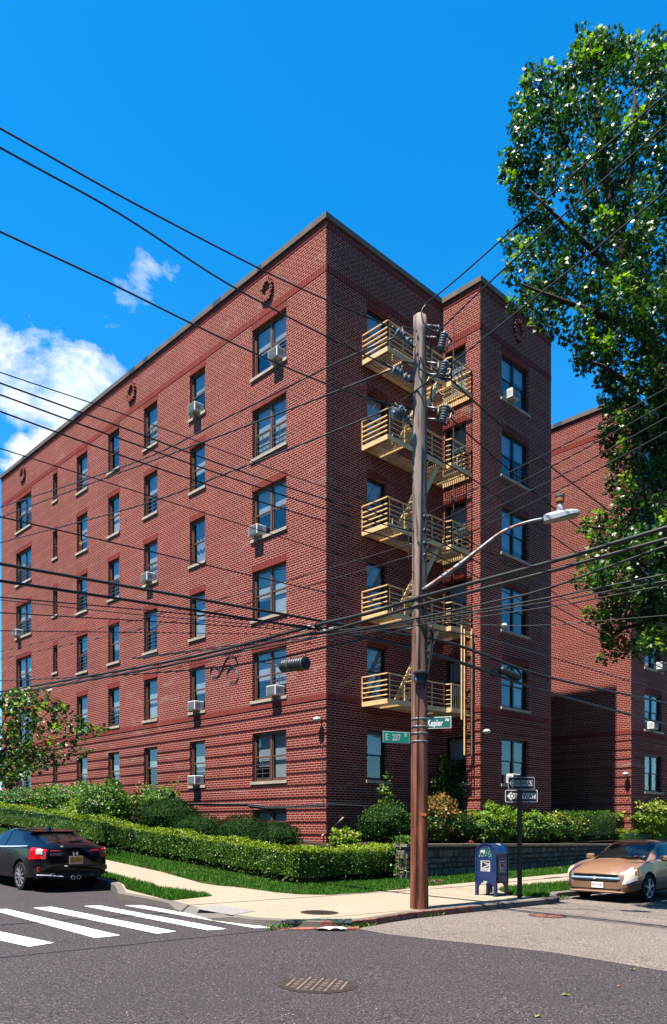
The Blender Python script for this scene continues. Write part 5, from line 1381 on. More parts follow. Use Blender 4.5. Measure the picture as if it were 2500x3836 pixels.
for pts, th, lb in (([(1551,1226),(1277,1307),(993,1384),(860,1424),(757,1448),(690,1465),(400,1536),(0,1608)], 7.6, 'thickest cable passing in front of the pole from the upper right'),
                    ([(1551,1252),(1277,1328),(993,1402),(860,1440),(757,1468),(690,1478),(400,1545),(0,1618)], 6.4, 'second thick cable passing in front of the pole from the right'),
                    ([(1551,1268),(1277,1366),(1149,1398),(993,1432),(757,1478),(300,1562),(0,1616)], 4.0, 'cable curving down to the pole below the two thick ones'),
                    ([(1551,1334),(1277,1389),(993,1438),(757,1470)], 4.0, 'upper cable of the lower right bundle at the pole'),
                    ([(1551,1350),(1277,1398),(993,1442),(757,1472)], 3.0, 'middle cable of the lower right bundle at the pole'),
                    ([(1551,1360),(1277,1410),(993,1450),(757,1478)], 3.0, 'lowest cable of the lower right bundle at the pole'),
                    ([(1551,1430),(1277,1452),(1149,1453),(993,1446),(860,1470)], 1.8, 'thin nearly level wire below the bundle at right')):
    w_(pts, th, lb, POLEP, AT, True, True, off=.18)
w_([(0,1582),(300,1568),(575,1542),(775,1500),(962,1459)], 3.6, 'cable that carries the black splice case and the coiled slack', POLEP, AT, True, False)
w_([(1551,217),(1330,408),(1086,628),(990,706)], 4.6, 'wire from the pole top up to the right through the oak, highest', POLEP, NR, True, False)
w_([(1551,289),(1330,482),(1133,661),(1020,770)], 4.6, 'wire from the pole up to the right through the oak, second', POLEP, NR, True, False)
w_([(1551,442),(1326,627),(1055,841),(1000,882),(920,944)], 4.6, 'wire from the pole up to the right through the oak, third', POLEP, NR, True, False, off=.2)
for i, (ya, yb, yc) in enumerate(((902, 1161, 1200), (937, 1196, 1232), (970, 1228, 1262), (1004, 1256, 1290))):
    w_([(1551,ya),(1300,(ya+yb)/2+8),(1055,yb),(985,yc)], 3.2, 'twisted wire right of the pole in front of the wing, ' + ('topmost', 'second', 'third', 'lowest')[i] + ' of four', POLEP, NR, True, False)
w_([(0,1179),(310,1076),(527,971),(758,855),(915,785)], 3.0, 'wire rising along the facade to the upper pole insulator', POLEP, AT)
w_([(0,1203),(210,1124),(527,1007),(758,919),(912,858)], 3.2, 'wire rising along the facade to the middle pole insulator', POLEP, AT)
w_([(0,1261),(310,1179),(527,1100),(758,1010),(925,942)], 3.2, 'wire rising along the facade to the lower pole insulator', POLEP, AT)
w_([(0,1515),(450,1408),(775,1318),(962,1262)], 1.6, 'hair thin wire rising along the facade below the insulator wires', POLEP, AT)
w_([(0,1532),(450,1434),(775,1345),(962,1290)], 1.6, 'lowest hair thin wire rising along the facade to the pole', POLEP, AT)
w_([(1036,878),(1055,889),(1115,944),(1276,1081),(1442,1206),(1560,1290)], 3.4, 'wire falling right from the middle cutout past the wing', POLEP, AL, False, True)
w_([(1038,962),(1117,1034),(1276,1171),(1365,1241),(1560,1385)], 3.0, 'wire falling right from the lower cutout past the wing', POLEP, AL, False, True)
w_([(985,1048),(1117,1126),(1277,1241),(1380,1312),(1560,1430)], 2.6, 'thin wire falling right below the cutouts', POLEP, AL, False, True)
w_([(985,1212),(1117,1272),(1278,1372),(1467,1482),(1560,1532)], 2.2, 'thin wire falling right from the rack, upper', POLEP, AL, False, True)
w_([(985,1240),(1117,1310),(1278,1402),(1460,1500),(1560,1552)], 2.4, 'thin wire falling right from the rack, middle', POLEP, AL, False, True)
w_([(985,1275),(1117,1345),(1278,1430),(1460,1516),(1560,1562)], 2.2, 'thin wire falling right from the rack, lower', POLEP, AL, False, True)
# secondary rack on the pole
for yb in (1200, 1232, 1262, 1290):
    A = pp(985, yb, -.12); insulator(A - camx*.02, A + camx*.10, .035, 2)
m = MB(); m.tube([pp(950, 1180, -.16), pp(950, 1300, -.16)], .012, 6); m.tube([pp(990, 1185, -.13), pp(990, 1305, -.13)], .014, 6); m.build('rack', M['darksteel'], pole)
# splice case and coils
def kp(x, y, p=POLEP, dr=AT, off=0): return onp(x, y, (p[0]-camf.x*off, p[1]-camf.y*off), dr)
A, B = kp(657, 1549), kp(713, 1541); e = empty('splice_case', A, 0, 'black ribbed splice case hanging on the cable over the corner', 'splice case')
m = MB(); prof = [(0, .08), (.02, .135)]
for q in range(9): f = .06+.88*q/9; prof += [(f, .135), (f+.03, .145), (f+.06, .145), (f+.09, .135)]
prof += [(.98, .14), (1, .09)]; prof.sort(); m.lathe((0, 0, 0), B-A, prof, 18); m.build('case', M['cable'], e, smooth=False)
for f in (.35, .95):
    c = (B-A)*f; dd = (B-A).normalized(); m = MB(); m.lathe(c-dd*.015, c+dd*.015, [(0, .15), (1, .15)], 18); m.build('strap', M['steel'], e)
    m = MB(); m.tube([c+Vector((0, 0, .14)), c+Vector((0, 0, .27))], .012, 6); m.build('hanger', M['steel'], e)
m = MB(); m.tube(spl([kp(600, 1538)-A, kp(630, 1542)-A, kp(648, 1550)-A, kp(660, 1551)-A]), .016, 6); m.build('tail_cable', M['cable'], e, smooth=True)
def loop8(px, label, p, dr, ext, q0):
    P = [kp(x, y, p, dr) for x, y in px]; m = MB(); 
    for k in range(3): m.tube([v + Vector((.0, .0, k*.03-.03)) for v in spl(P, 6)], .011, 6)
    tag(m.build('cable_coil', M['cable'], smooth=True, uv=False), label, 'cable coil')
loop8([(553,1545),(548,1530),(535,1526),(523,1540),(515,1562),(503,1577),(491,1574),(490,1560),(500,1552),(512,1560),(528,1553),(545,1556),(555,1572),(547,1588),(533,1586),(528,1566),(540,1552),(553,1545)], 'figure eight coil of slack black cable hanging before the facade', POLEP, AT, 0, 0)
loop8([(1176,1556),(1190,1548),(1206,1560),(1212,1574),(1196,1580),(1180,1570),(1164,1560),(1150,1556),(1140,1564),(1152,1572),(1176,1556)], 'small coil of black cable in front of the wing window', KP, AL, 0, 0)
A, B = kp(1162, 1548, KP, AL), kp(1206, 1566, KP, AL); e = empty('splice_case', A, 0, 'dark flat splice case hanging under the thick cable before the wing', 'splice case')
m = MB(); m.lathe((0, 0, -.1), B-A+Vector((0, 0, -.1)), [(0, .05), (.05, .10), (.95, .10), (1, .05)], 12); m.build('case', M['cable'], e)
for f in (.25, .75):
    m = MB(); c = (B-A)*f; m.tube([c+Vector((0, 0, -.1)), c+Vector((0, 0, .1))], .01, 5); m.build('hanger', M['steel'], e)
# knot of cables where the two runs cross
e = empty('cable_knot', KN, 0, 'tangled knot of clamps where the thick cables cross before the corner', 'cable knot'); m = MB(); rk = random.Random(4)
for k in range(16):
    a = D_d(745+rk.uniform(-42, 42), 1457+rk.uniform(-9, 9), KN.x*SX+KN.y*CX-.03) - KN; b = a + (camx*rk.uniform(-.32, .32)) + Vector((0, 0, rk.uniform(-.07, .07)))
    m.tube(spl([a, a.lerp(b, .5)+Vector((0, 0, rk.uniform(-.05, .05))), b], 4), .014, 5)
m.build('lashing', M['cable'], e, smooth=True)
for k in range(5):
    c = D_d(718+k*13, 1462+rk.uniform(-7, 7), KN.x*SX+KN.y*CX-.06) - KN; m = MB(); m.lathe(c - camx*.05, c + camx*.05, [(0, .016), (.2, .024), (.8, .024), (1, .016)], 8); m.build('clamp', M['steel'], e)

# ------------------------------------------------------------------ street name signs on the pole
M['signgreen'] = simple('sign_green', (0.012, 0.50, 0.33), 0.45, 0.4, 0, 0.05, 3); M['signgreen_shade'] = simple('sign_green_shaded', (0.010, 0.17, 0.155), 0.45, 0.4, 0, 0.05, 3)  # second green is darkened to paint in the shadow on the Kepler sign
M['signwhite'] = simple('sign_white', (1.15, 1.15, 1.12), 0.45, 0.4, 0, 0.04, 3); M['signblack'] = simple('sign_black', (0.012, 0.012, 0.014), 0.45, 0.4)
def name_sign(p_in, p_out, zc, h, nrm, words, label, mat, bord=True):
    """p_in/p_out: xy ends; nrm: facing"""
    A = Vector((*p_in, zc)); B = Vector((*p_out, zc)); e = empty('street_sign', A, 0, label, 'street sign')
    u = (B-A); L_ = u.length; u.normalize(); n = Vector((*nrm, 0)).normalized(); R_ = u if u.dot(Vector((n.y*-1, n.x, 0))) > 0 else -u
    o = Vector((0, 0, 0)); c = u*L_*.5
    def slab2(w2, h2, d0, d1, cc=c):
        m = MB(); vs = []
        for dd in (d0, d1):
            for sx, sz in ((-1,-1),(1,-1),(1,1),(-1,1)): vs.append(cc + u*sx*w2 + Vector((0,0,sz*h2)) + n*dd)
        m.add(vs, [(3,2,1,0),(4,5,6,7),(0,1,5,4),(1,2,6,5),(2,3,7,6),(3,0,4,7)]); return m
    slab2(L_/2, h/2, -.004, .002).build('border', M['signwhite'], e)
    slab2(L_/2-.012, h/2-.012, .002, .004).build('panel', mat, e)
    for txt, size, du, dz, xs in words:
        lettering(txt, size, 'lettering', M['signwhite'], e, frame_mat(c + R_*du + n*.0052 + Vector((0, 0, dz)), R_, (0, 0, 1)), .0006, xscale=xs, bold=.004)
    return e
zc = at_d(1487, 2766, PD).z; q1 = D_d(953, 1715, PD-.05); q0 = D_d(890, 1716, PD-.32)
name_sign((q1.x, q1.y), (q0.x, q0.y), zc, .215, (-camf.x, -camf.y), [('E', .17, -.21, -.01, .75), ('237', .17, .0, -.01, .72), ('St', .085, .205, .05, .85)], 'bright green E 237 St name sign left of the utility pole', M['signgreen'])
zc = at_d(1645, 2710, PD).z; q1 = D_d(988, 1682, PD-.05); q0 = D_d(1049, 1684, PD-.18)
name_sign((q1.x, q1.y), (q0.x, q0.y), zc, .22, (-camf.x, -camf.y), [('Kepler', .165, -.06, -.012, .66), ('Av', .08, .175, .05, .85)], 'shade-darkened green Kepler Av name sign right of the utility pole', M['signgreen_shade'])

# ------------------------------------------------------------------ one way sign post
sp = at_g(1949, 3366, block_z); SD = sp.x*SX + sp.y*CX
zt = at_d(1949, 2905, SD).z; sg = empty('sign_post', sp, 0, 'dark rusty steel post carrying the two one way signs', 'sign post')
M['post'] = simple('rusty_post', (0.055, 0.035, 0.035), 0.6, 0.4, 0.2, 0.4, 9, 0.3)
m = MB(); hh = zt - sp.z
m.box(-.032, -.006, -.1, .032, .0, hh); m.box(-.032, -.0, -.1, -.026, .04, hh); m.box(.026, 0, -.1, .032, .04, hh); m.box(-.055, .04, -.1, -.026, .046, hh); m.box(.026, .04, -.1, .055, .046, hh)
rz = -math.atan2(SX, CX); m.M = Matrix.Rotation(rz, 4, 'Z'); m.v = [tuple(m.M @ Vector(v)) for v in m.v]; m.M = None
m.build('post', M['post'], sg)
m = MB()
for z in (hh*.45, hh*.98, hh*.9): a = -camf*.012 + Vector((0, 0, z)); m.lathe(a, a - camf*.012, [(0, .014), (1, .012)], 8)
m.build('bolt', M['steel'], sg)
M['signgrey'] = simple('sign_reflective_grey', (0.72, 0.74, 0.80), 0.4, 0.4, 0, 0.05, 3)
def oneway(xa, xb, ya, yb, dd, yaw, label, whitem, behind):
    A = at_d(xa, (ya+yb)/2, SD+dd); B = at_d(xb, (ya+yb)/2, SD+dd); c = (A+B)*.5; W_ = (B-A).length; Hh = (yb-ya)/FO*SD
    e = empty('one_way_sign', c, 0, label, 'traffic sign')
    R_ = Matrix.Rotation(yaw, 3, 'Z') @ camx; n = Vector((R_.y, -R_.x, 0));
    if n.dot(-camf) < 0: n = -n
    def P(x, z, d): return R_*x + Vector((0, 0, z)) + n*d
    def rrect(w2, h2, r_): 
        out = []
        for (sx, sz, a0) in ((1, 1, 0), (-1, 1, PI/2), (-1, -1, PI), (1, -1, 1.5*PI)):
            for q in range(5): a = a0 + PI/2*q/4; out.append((sx*(w2-r_)+math.cos(a)*r_, sz*(h2-r_)+math.sin(a)*r_))
        return out
    def pl_(poly, d0, d1, name, mat):
        m = MB(); m.prism([P(x, z, d0) for x, z in poly], n*(d1-d0)); m.build(name, mat, e)
    w2, h2 = W_/2, Hh/2
    pl_(rrect(w2, h2, .03), -.003, 0, 'border', whitem); pl_(rrect(w2-.012, h2-.012, .025), 0.0004, .0018, 'panel', M['signblack'])
    ar = [(-w2*.90, 0), (-w2*.60, h2*.74), (-w2*.60, h2*.46), (w2*.88, h2*.46), (w2*.88, -h2*.46), (-w2*.60, -h2*.46), (-w2*.60, -h2*.74)]
    pl_(ar, .002, .003, 'arrow', whitem)
    lettering('ONE', Hh*.56, 'lettering', M['signblack'], e, frame_mat(P(-w2*.36, -.004, .0036), R_, (0, 0, 1)), .0004, xscale=.80, bold=.004)
    lettering('WAY', Hh*.56, 'lettering', M['signblack'], e, frame_mat(P(w2*.48, -.004, .0036), R_, (0, 0, 1)), .0004, xscale=.80, bold=.004)
oneway(1902, 2005, 2911, 2957, -.035, .12, 'one way sign with grey arrow, upper of the two on the post', M['signgrey'], False)
oneway(1894, 2013, 2959, 3005, .065, -.10, 'one way sign with white arrow and border behind the post, lower of the two', M['signwhite'], True)

# ------------------------------------------------------------------ mailbox
M['mailblue'] = simple('mailbox_blue', (0.006, 0.035, 0.16), 0.38, 0.5, 0, 0.15, 4, 0.08, coat=0.3)
M['mailgreen'] = simple('graffiti_green', (0.01, 0.14, 0.13), 0.5, 0.4, 0, 0.25, 8); M['sticker'] = simple('sticker_white', (0.78, 0.78, 0.76), 0.5, 0.3); M['navy'] = simple('decal_navy', (0.012, 0.02, 0.06), 0.5, 0.3)
pm = at_g(1859, 3360, block_z)                       # nearest leg
mw, md, leg, body = .58, .50, .30, .70               # along street normal (t), along r
ml = empty('mailbox', (pm.x + md/2, pm.y + mw/2, pm.z), 0, 'dark blue round topped street mailbox with white eagle decals', 'mailbox')
m = MB(); rad = mw/2; zc = leg+body-.02; prof = [(-rad, leg), (-rad, zc)] + [(-rad*math.cos(a), zc+rad*.86*math.sin(a)) for a in [PI*i/16 for i in range(1, 16)]] + [(rad, zc), (rad, leg)]
inset = [(y*.90, (z if z <= leg else leg+(z-leg)*.965)) for y, z in prof]
m.prism([(-md/2+.012, y*.955, z if z <= leg else leg+(z-leg)*.985) for y, z in prof], (md-.024, 0, 0)); m.build('body', M['mailblue'], ml, smooth=False)
for sx in (-1, 1):
    m = MB(); xa = sx*(md/2-.018); n = len(prof); o_ = [Vector((xa, y, z)) for y, z in prof]; i_ = [Vector((xa, y, z)) for y, z in inset]; dx = Vector((sx*.022, 0, 0))
    vs = o_ + [p+dx for p in o_] + [p+dx for p in i_] + [p for p in i_]
    m.add(vs, [(k, k+1, n+k+1, n+k) for k in range(n-1)] + [(n+k, n+k+1, 2*n+k+1, 2*n+k) for k in range(n-1)] + [(2*n+k, 2*n+k+1, 3*n+k+1, 3*n+k) for k in range(n-1)]); m.build('rim', M['mailblue'], ml)
for sx in (-1, 1):
    for sy in (-1, 1):
        m = MB(); x, y = sx*(md/2-.03), sy*(rad-.035); m.box(x-.028, y-.035, 0, x+.028, y+.035, leg+.02)
        m.add([(x-.02, y-sy*.035, leg-.10), (x-.02, y-sy*.12, leg), (x-.02, y-sy*.035, leg), (x+.02, y-sy*.035, leg-.10), (x+.02, y-sy*.12, leg), (x+.02, y-sy*.035, leg)], [(0,1,2), (5,4,3), (0,3,4,1)])
        m.box(x-.05, y-.05, -.005, x+.05, y+.05, .012); m.build('leg', M['mailblue'], ml)
m = MB(); m.box(-md/2+.07, -rad-.008, leg+.05, md/2-.07, -rad+.02, leg+body*.86); m.build('door', M['mailblue'], ml)
m = MB(); m.box(-.10, rad-.06, 0, .0, rad-.02, leg); m.build('prop', M['signblack'], ml) if False else None
# decals: white frame, dark field, pale swoosh
def decal(P, w, h, label):
    e2 = MB(); e2.prism([P(-w/2, 0, 0), P(w/2, 0, 0), P(w/2, h, 0), P(-w/2, h, 0)], P(0, 0, .002)-P(0, 0, 0)); d_ = e2.build('decal', M['sticker'], ml)
    q = MB(); q.prism([P(-w*.38, h*.34, .0024), P(w*.38, h*.34, .0024), P(w*.42, h*.92, .0024), P(-w*.30, h*.92, .0024)], P(0, 0, .001)-P(0, 0, 0)); q.build('emblem_field', M['navy'], d_)
    q = MB()
    q.prism([P(-w*.30, h*.88, .0036), P(w*.40, h*.74, .0036), P(w*.40, h*.66, .0036), P(-w*.05, h*.74, .0036)], P(0, 0, .0008)-P(0, 0, 0))
    q.prism([P(-w*.38, h*.36, .0036), P(w*.36, h*.60, .0036), P(w*.40, h*.52, .0036), P(-w*.1, h*.36, .0036)], P(0, 0, .0008)-P(0, 0, 0)); q.prism([P(-w*.1, h*.6, .0036), P(w*.38, h*.66, .0036), P(w*.36, h*.6, .0036)], P(0, 0, .0008)-P(0, 0, 0))
    q.build('emblem_bird', M['sticker'], d_)
    fm = lambda z: frame_mat(P(0, z, .003), P(1, 0, 0)-P(0, 0, 0), (0, 0, 1))
    lettering('UNITED STATES', h*.115, 'lettering', M['navy'], d_, fm(h*.22), .0003, xscale=.85); lettering('POSTAL SERVICE', h*.115, 'lettering', M['navy'], d_, fm(h*.10), .0003, xscale=.82)
xf = -md/2+.012-.0005
decal(lambda u, v, d: Vector((xf-d, .01-u, .57+v)), .26, .25, '')
yf = -rad-.0085
decal(lambda u, v, d: Vector((u, yf-d, .56+v)), .22, .25, '')
m = MB(); rg = random.Random(8)
poly = [(-.20+.02*rg.random(), .98), (-.10, 1.10), (.02, 1.12), (.14, 1.04), (.19, .94), (.17, .85), (.05, .93), (-.08, .90), (-.19, .92)]
m.prism([Vector((xf-.002, -y, z)) for y, z in poly], (-.001, 0, 0)); gr = m.build('graffiti', M['mailgreen'], ml)
m = MB(); m.box(xf-.005, .02, 1.0, xf-.0032, .14, 1.06)
for k in range(14): y, z = rg.uniform(-.18, .18), rg.uniform(.90, 1.11); m.box(xf-.0048, y-.006, z-.014, xf-.0032, y+.006, z+.014)
m.build('paint_fleck', M['sticker'], gr)
m = MB(); m.box(xf-.004, -.04, leg+.005, xf-.001, .06, leg+.045); m.build('label', M['sticker'], ml)
for k, txt in enumerate(('estery', '718')):
    a = math.radians(58-k*10); yy, zz = -rad*math.cos(a)*.96, zc+rad*.86*math.sin(a)*.99
    nrm = Vector((0, -math.cos(a), math.sin(a))); lettering(txt, .085-.02*k, 'graffiti_tag', M['sticker'], ml, frame_mat(Vector((0.02, yy, zz)) + nrm*.016, (1, 0, 0), (0, math.sin(a), math.cos(a))), .0004, xscale=.9)
# street sign post behind the mailbox: short dark stump
q = at_g(1835, 3344, block_z); m = MB(); m.box(q.x-.05, q.y-.05, q.z-.05, q.x+.05, q.y+.05, q.z+.62); tag(m.build('stump_post', M['post']), 'short dark post standing right behind the mailbox', 'post')
# ------------------------------------------------------------------ parked cars
def paint(name, col, metal=0.0, rough=0.25, spec=0.5, coat=0.5):
    t = NT(name); o = t.obj(); col = tuple(x*0.34 for x in col); c = t.mix(t.ramp(t.noise(3, 3, o), [(0.3, 0.0), (0.7, 1.0)]), tuple(x*.9 for x in col), col)
    t.pbr(c, rough, spec, metal, None, coat); return t.mat
M['carblack'] = paint('car_black', (0.004, 0.005, 0.011), 0.0, 0.12, 0.22, 0.12); M['cartan'] = paint('car_tan', (0.50, 0.27, 0.165), 0.25, 0.35); M['cargrey'] = paint('car_dark_grey', (0.012, 0.013, 0.018), 0.0, 0.2, 0.25, 0.1)
M['carglass'] = simple('car_glass', (0.012, 0.014, 0.016), 0.03, 0.5, 0, 0.1, 2); M['rubber'] = simple('tyre_rubber', (0.012, 0.012, 0.012), 0.8, 0.2, 0, 0.2, 10); M['plastic_black'] = simple('black_plastic', (0.010, 0.010, 0.011), 0.55, 0.3)
M['alloy'] = simple('alloy', (1.1, 1.12, 1.2), 0.35, 0.5, 0.3, 0.1, 8); M['alloydark'] = simple('dark_alloy', (0.40, 0.42, 0.48), 0.3, 0.5, 0.3, 0.1, 8)
M['chrome'] = simple('chrome', (1.6, 1.65, 1.75), 0.15, 0.5, 0.6, 0.04, 4); M['lamp_red'] = simple('tail_lamp_red', (0.8, 0.008, 0.012), 0.15, 0.6, 0, 0.15, 12); M['lamp_clear'] = simple('clear_lamp', (1.3, 1.2, 0.9), 0.18, 0.6, 0, 0.12, 12)
M['lamp_white'] = simple('lamp_white', (0.8, 0.78, 0.82), 0.15, 0.6, 0, 0.1, 12); M['lamp_amber'] = simple('lamp_amber', (0.55, 0.20, 0.06), 0.2, 0.6)
M['plate_gold'] = simple('plate_gold', (1.1, 0.46, 0.03), 0.45, 0.4, 0, 0.05, 4); M['plate_white'] = simple('plate_white', (1.3, 1.3, 1.3), 0.45, 0.4, 0, 0.05, 4); M['plate_blue'] = simple('plate_ink', (0.02, 0.03, 0.08), 0.5, 0.4)
M['bar_reflect'] = simple('bar_reflection_blue', (0.42, 0.66, 0.95), 0.25, 0.5)  # chrome grille bar: its bright bluish reflection is put into the base colour
M['seat'] = simple('car_interior', (0.10, 0.09, 0.08), 0.9, 0.1)
def catm(K, x):
    for i in range(len(K)-1):
        if x <= K[i+1][0] or i == len(K)-2:
            p0 = K[max(0, i-1)]; p1 = K[i]; p2 = K[i+1]; p3 = K[min(len(K)-1, i+2)]; h = p2[0]-p1[0]; t = min(1, max(0, (x-p1[0])/h))
            out = []
            for k in range(1, len(p1)):
                m1 = (p2[k]-p0[k])/(p2[0]-p0[0])*h if p2[0] != p0[0] else 0; m2 = (p3[k]-p1[k])/(p3[0]-p1[0])*h if p3[0] != p1[0] else 0
                t2, t3 = t*t, t*t*t; out.append((2*t3-3*t2+1)*p1[k]+(t3-2*t2+t)*m1+(-2*t3+3*t2)*p2[k]+(t3-t2)*m2)
            return out
class Car:
    def __init__(s, K, root, mat):
        s.K = sorted(K); s.root = root; s.mat = mat; s.x0, s.x1 = s.K[0][0], s.K[-1][0]
    def ring(s, x):
        zb, zm, zs, w_, ws, wb, zt, wr = catm(s.K, x)
        return [(0, zb), (.78*w_, zb), (.96*w_, zb+.09), (w_, zm), (ws, zs), (wb, zs+.035), (wr, zt-.07), (.72*wr, zt-.016), (0, zt)]
    def pt(s, x, v, side=1):
        r_ = s.ring(x); v = max(0, min(8, v)); i = min(7, int(v)); f = v-i
        p0 = r_[max(0, i-1)]; p1 = r_[i]; p2 = r_[i+1]; p3 = r_[min(8, i+2)]
        y = p1[0]*(1-f)+p2[0]*f; z = p1[1]*(1-f)+p2[1]*f
        return Vector((x, y*side, z))
    def body(s, axles, rw, holes=True):
        xs = []; N = 60
        for i in range(N+1): f = i/N; xs.append(s.x0+(s.x1-s.x0)*(f - math.sin(2*PI*f)*.06))
        V = [0, .5, 1, 1.5, 2, 2.5, 3, 3.5, 4, 4.5, 5, 5.5, 6, 6.5, 7, 7.5, 8]; n = len(V); m = MB(); ringn = 2*n-2; vs = []
        for x in xs:
            L = [s.pt(x, v, 1) for v in V]; Rr = [s.pt(x, v, -1) for v in reversed(V[1:-1])]; vs += L + Rr
        fs = [(i*ringn+k, i*ringn+(k+1) % ringn, (i+1)*ringn+(k+1) % ringn, (i+1)*ringn+k) for i in range(N) for k in range(ringn)]
        fs += [tuple(range(ringn)), tuple(reversed(range(N*ringn, (N+1)*ringn)))]
        m.add(vs, fs); o = m.build('body', [s.mat, M['plastic_black']], s.root, fixn=True)
        cut = MB()
        for ax in axles: 
            for sd_ in (-1, 1): cut.lathe((ax, sd_*.58, rw+.01), (ax, sd_*1.2, rw+.01), [(0, rw+.065), (1, rw+.065)], 28)
        c = cut.build('cutter', M['plastic_black'], s.root, fixn=True, uv=False)
        md_ = o.modifiers.new('arch', 'BOOLEAN'); md_.object = c; md_.operation = 'DIFFERENCE'; md_.solver = 'EXACT'
        dg = bpy.context.evaluated_depsgraph_get(); dg.update(); me = bpy.data.meshes.new_from_object(o.evaluated_get(dg)); o.modifiers.clear(); o.data = me; bpy.data.objects.remove(c)
        for p in me.polygons:
            ct = p.center
            if any(abs(math.hypot(ct.x-ax, ct.z-rw-.01)) < rw+.07 and abs(ct.y) < .86 and abs(ct.y) > .5 for ax in axles) and len(me.materials) > 1: p.material_index = 1
        autosmooth(o, 38); s.o = o; return o
    def patch(s, name, mat, x_of_v, v0, v1, side=1, nx=10, nv=6, eps=.006, across=False, parent=None, thick=None):
        """x_of_v(f)->(xa, xb) limits at fraction f of the v range"""
        m = MB(); vs = []
        cols_ = []
        if across: vv = [(v0+(8-v0)*j/nv, 1) for j in range(nv)] + [(8, 1)] + [(v0+(8-v0)*(nv-1-j)/nv, -1) for j in range(nv)]
        else: vv = [(v0+(v1-v0)*j/nv, side) for j in range(nv+1)]
        for (v, sd_) in vv:
            f = (v-v0)/((8 if across else v1)-v0); xa, xb = x_of_v(f)
            for i in range(nx+1):
                x = xa+(xb-xa)*i/nx; p = s.pt(x, v, sd_); e = .01
                du = s.pt(min(s.x1, x+e), v, sd_) - s.pt(max(s.x0, x-e), v, sd_); dv = s.pt(x, min(8, v+.05), sd_) - s.pt(x, max(0, v-.05), sd_)
                nn = du.cross(dv)*sd_
                if nn.length < 1e-9: nn = Vector((0, 0, 1))
                nn.normalize()
                if nn.dot(p - Vector((p.x, 0, .6))) < 0: nn = -nn
                vs.append(p + nn*eps)
        c = nx+1; m.add(vs, [(j*c+i, j*c+i+1, j*c+c+i+1, j*c+c+i) for j in range(len(vv)-1) for i in range(nx)])
        return m.build(name, mat, parent or s.root, smooth=True)
def wheel(root, x, y, r_, side, rim, spokes, wd=.2):
    e = bpy.data.objects.new('wheel', None); COL.objects.link(e); e.parent = root; e.location = (x, y, r_); e.empty_display_size = .1
    a = Vector((0, -side*wd*.5, 0)); b = Vector((0, side*wd*.5, 0)); m = MB()
    m.lathe(a, b, [(0, r_*.70), (0, r_*.93), (.12, r_), (.88, r_), (1, r_*.93), (1, r_*.72), (.80, r_*.70)], 28); m.build('tyre', M['rubber'], e, smooth=False)
    m = MB(); m.lathe(a.lerp(b, .05), a.lerp(b, .72), [(0, r_*.69), (1, r_*.69)], 24, 1)
    m.lathe(a.lerp(b, .70), a.lerp(b, .96), [(0, r_*.715), (1, r_*.70)], 28, 0) if False else None
    yo = side*wd*.44
    for k in range(24):
        t0, t1 = 2*PI*k/24, 2*PI*(k+1)/24; m.add([(math.cos(t0)*r_*.64, yo, math.sin(t0)*r_*.64), (math.cos(t1)*r_*.64, yo, math.sin(t1)*r_*.64), (math.cos(t1)*r_*.725, yo+side*.012, math.sin(t1)*r_*.725), (math.cos(t0)*r_*.725, yo+side*.012, math.sin(t0)*r_*.725)], [(0,1,2,3)], 0)
    for k in range(spokes):
        t = 2*PI*k/spokes+.3; m.beam((math.cos(t)*.03, yo, math.sin(t)*.03), (math.cos(t)*r_*.68, yo-side*.004, math.sin(t)*r_*.68), .055 if spokes < 8 else .03, .03, up=(0, 1, 0), mi=0)
    m.lathe((0, yo-side*.02, 0), (0, yo+side*.02, 0), [(0, .055), (1, .045)], 14, 0)
    m.build('rim', [rim, M['plastic_black']], e); return e
def textplate(root, c, xd, w_, h_, matp, matf, txt, ink, nrm, frame_name='plate_frame'):
    c = Vector(c); xd = Vector(xd); n = Vector(nrm); z = Vector((0, 0, 1))
    def sl(w2, h2, d0, d1, nm, mt, par):
        m = MB(); m.prism([c+xd*a*w2+z*b*h2+n*d0 for a, b in ((-1,-1),(1,-1),(1,1),(-1,1))], n*(d1-d0)); return m.build(nm, mt, par)
    f = sl(w_/2+.015, h_/2+.015, 0, .010, 'number_plate', matf, root); sl(w_/2, h_/2, .0105, .013, 'plate_face', matp, f)
    lettering(txt, h_*.62, 'lettering', ink, f, frame_mat(c+n*.0142, xd, z), .0005, xscale=.80)
    return f
# ---- black hatchback seen from behind at left
KC = [(-2.23,.44,.64,.90,.60,.58,.53,.985,.47),(-2.17,.36,.62,.93,.76,.74,.66,1.03,.58),(-2.05,.28,.60,.955,.855,.83,.745,1.075,.645),(-1.85,.23,.58,.965,.90,.865,.77,1.135,.63),(-1.45,.21,.57,.965,.905,.87,.785,1.265,.595),
      (-.95,.20,.55,.945,.90,.87,.79,1.395,.575),(-.3,.20,.55,.925,.895,.868,.795,1.432,.575),(.3,.20,.55,.915,.895,.868,.80,1.405,.58),(.85,.20,.55,.91,.895,.866,.80,1.19,.635),(1.25,.20,.55,.90,.895,.86,.79,.985,.70),(1.75,.22,.54,.85,.88,.84,.75,.915,.66),(2.1,.26,.50,.74,.80,.77,.68,.80,.58),(2.3,.34,.48,.60,.58,.55,.48,.65,.42)]
cl_ = Vector((8.28, 17.92)); civ = empty('parked_car', (cl_.x, cl_.y, road_z(cl_.x, cl_.y)+.005), PI/2, 'black hatchback parked at the left curb, seen from behind', 'car', 'parked cars')
civ.location.y += 1.27; civ.location.z = road_z(8.2, 18.6)
c = Car(KC, civ, M['carblack']); c.body((-1.27, 1.43), .325)
c.patch('rear_window', M['carglass'], lambda f: (-1.98, -1.22), 6.45, 8, across=True, nx=8, nv=5)
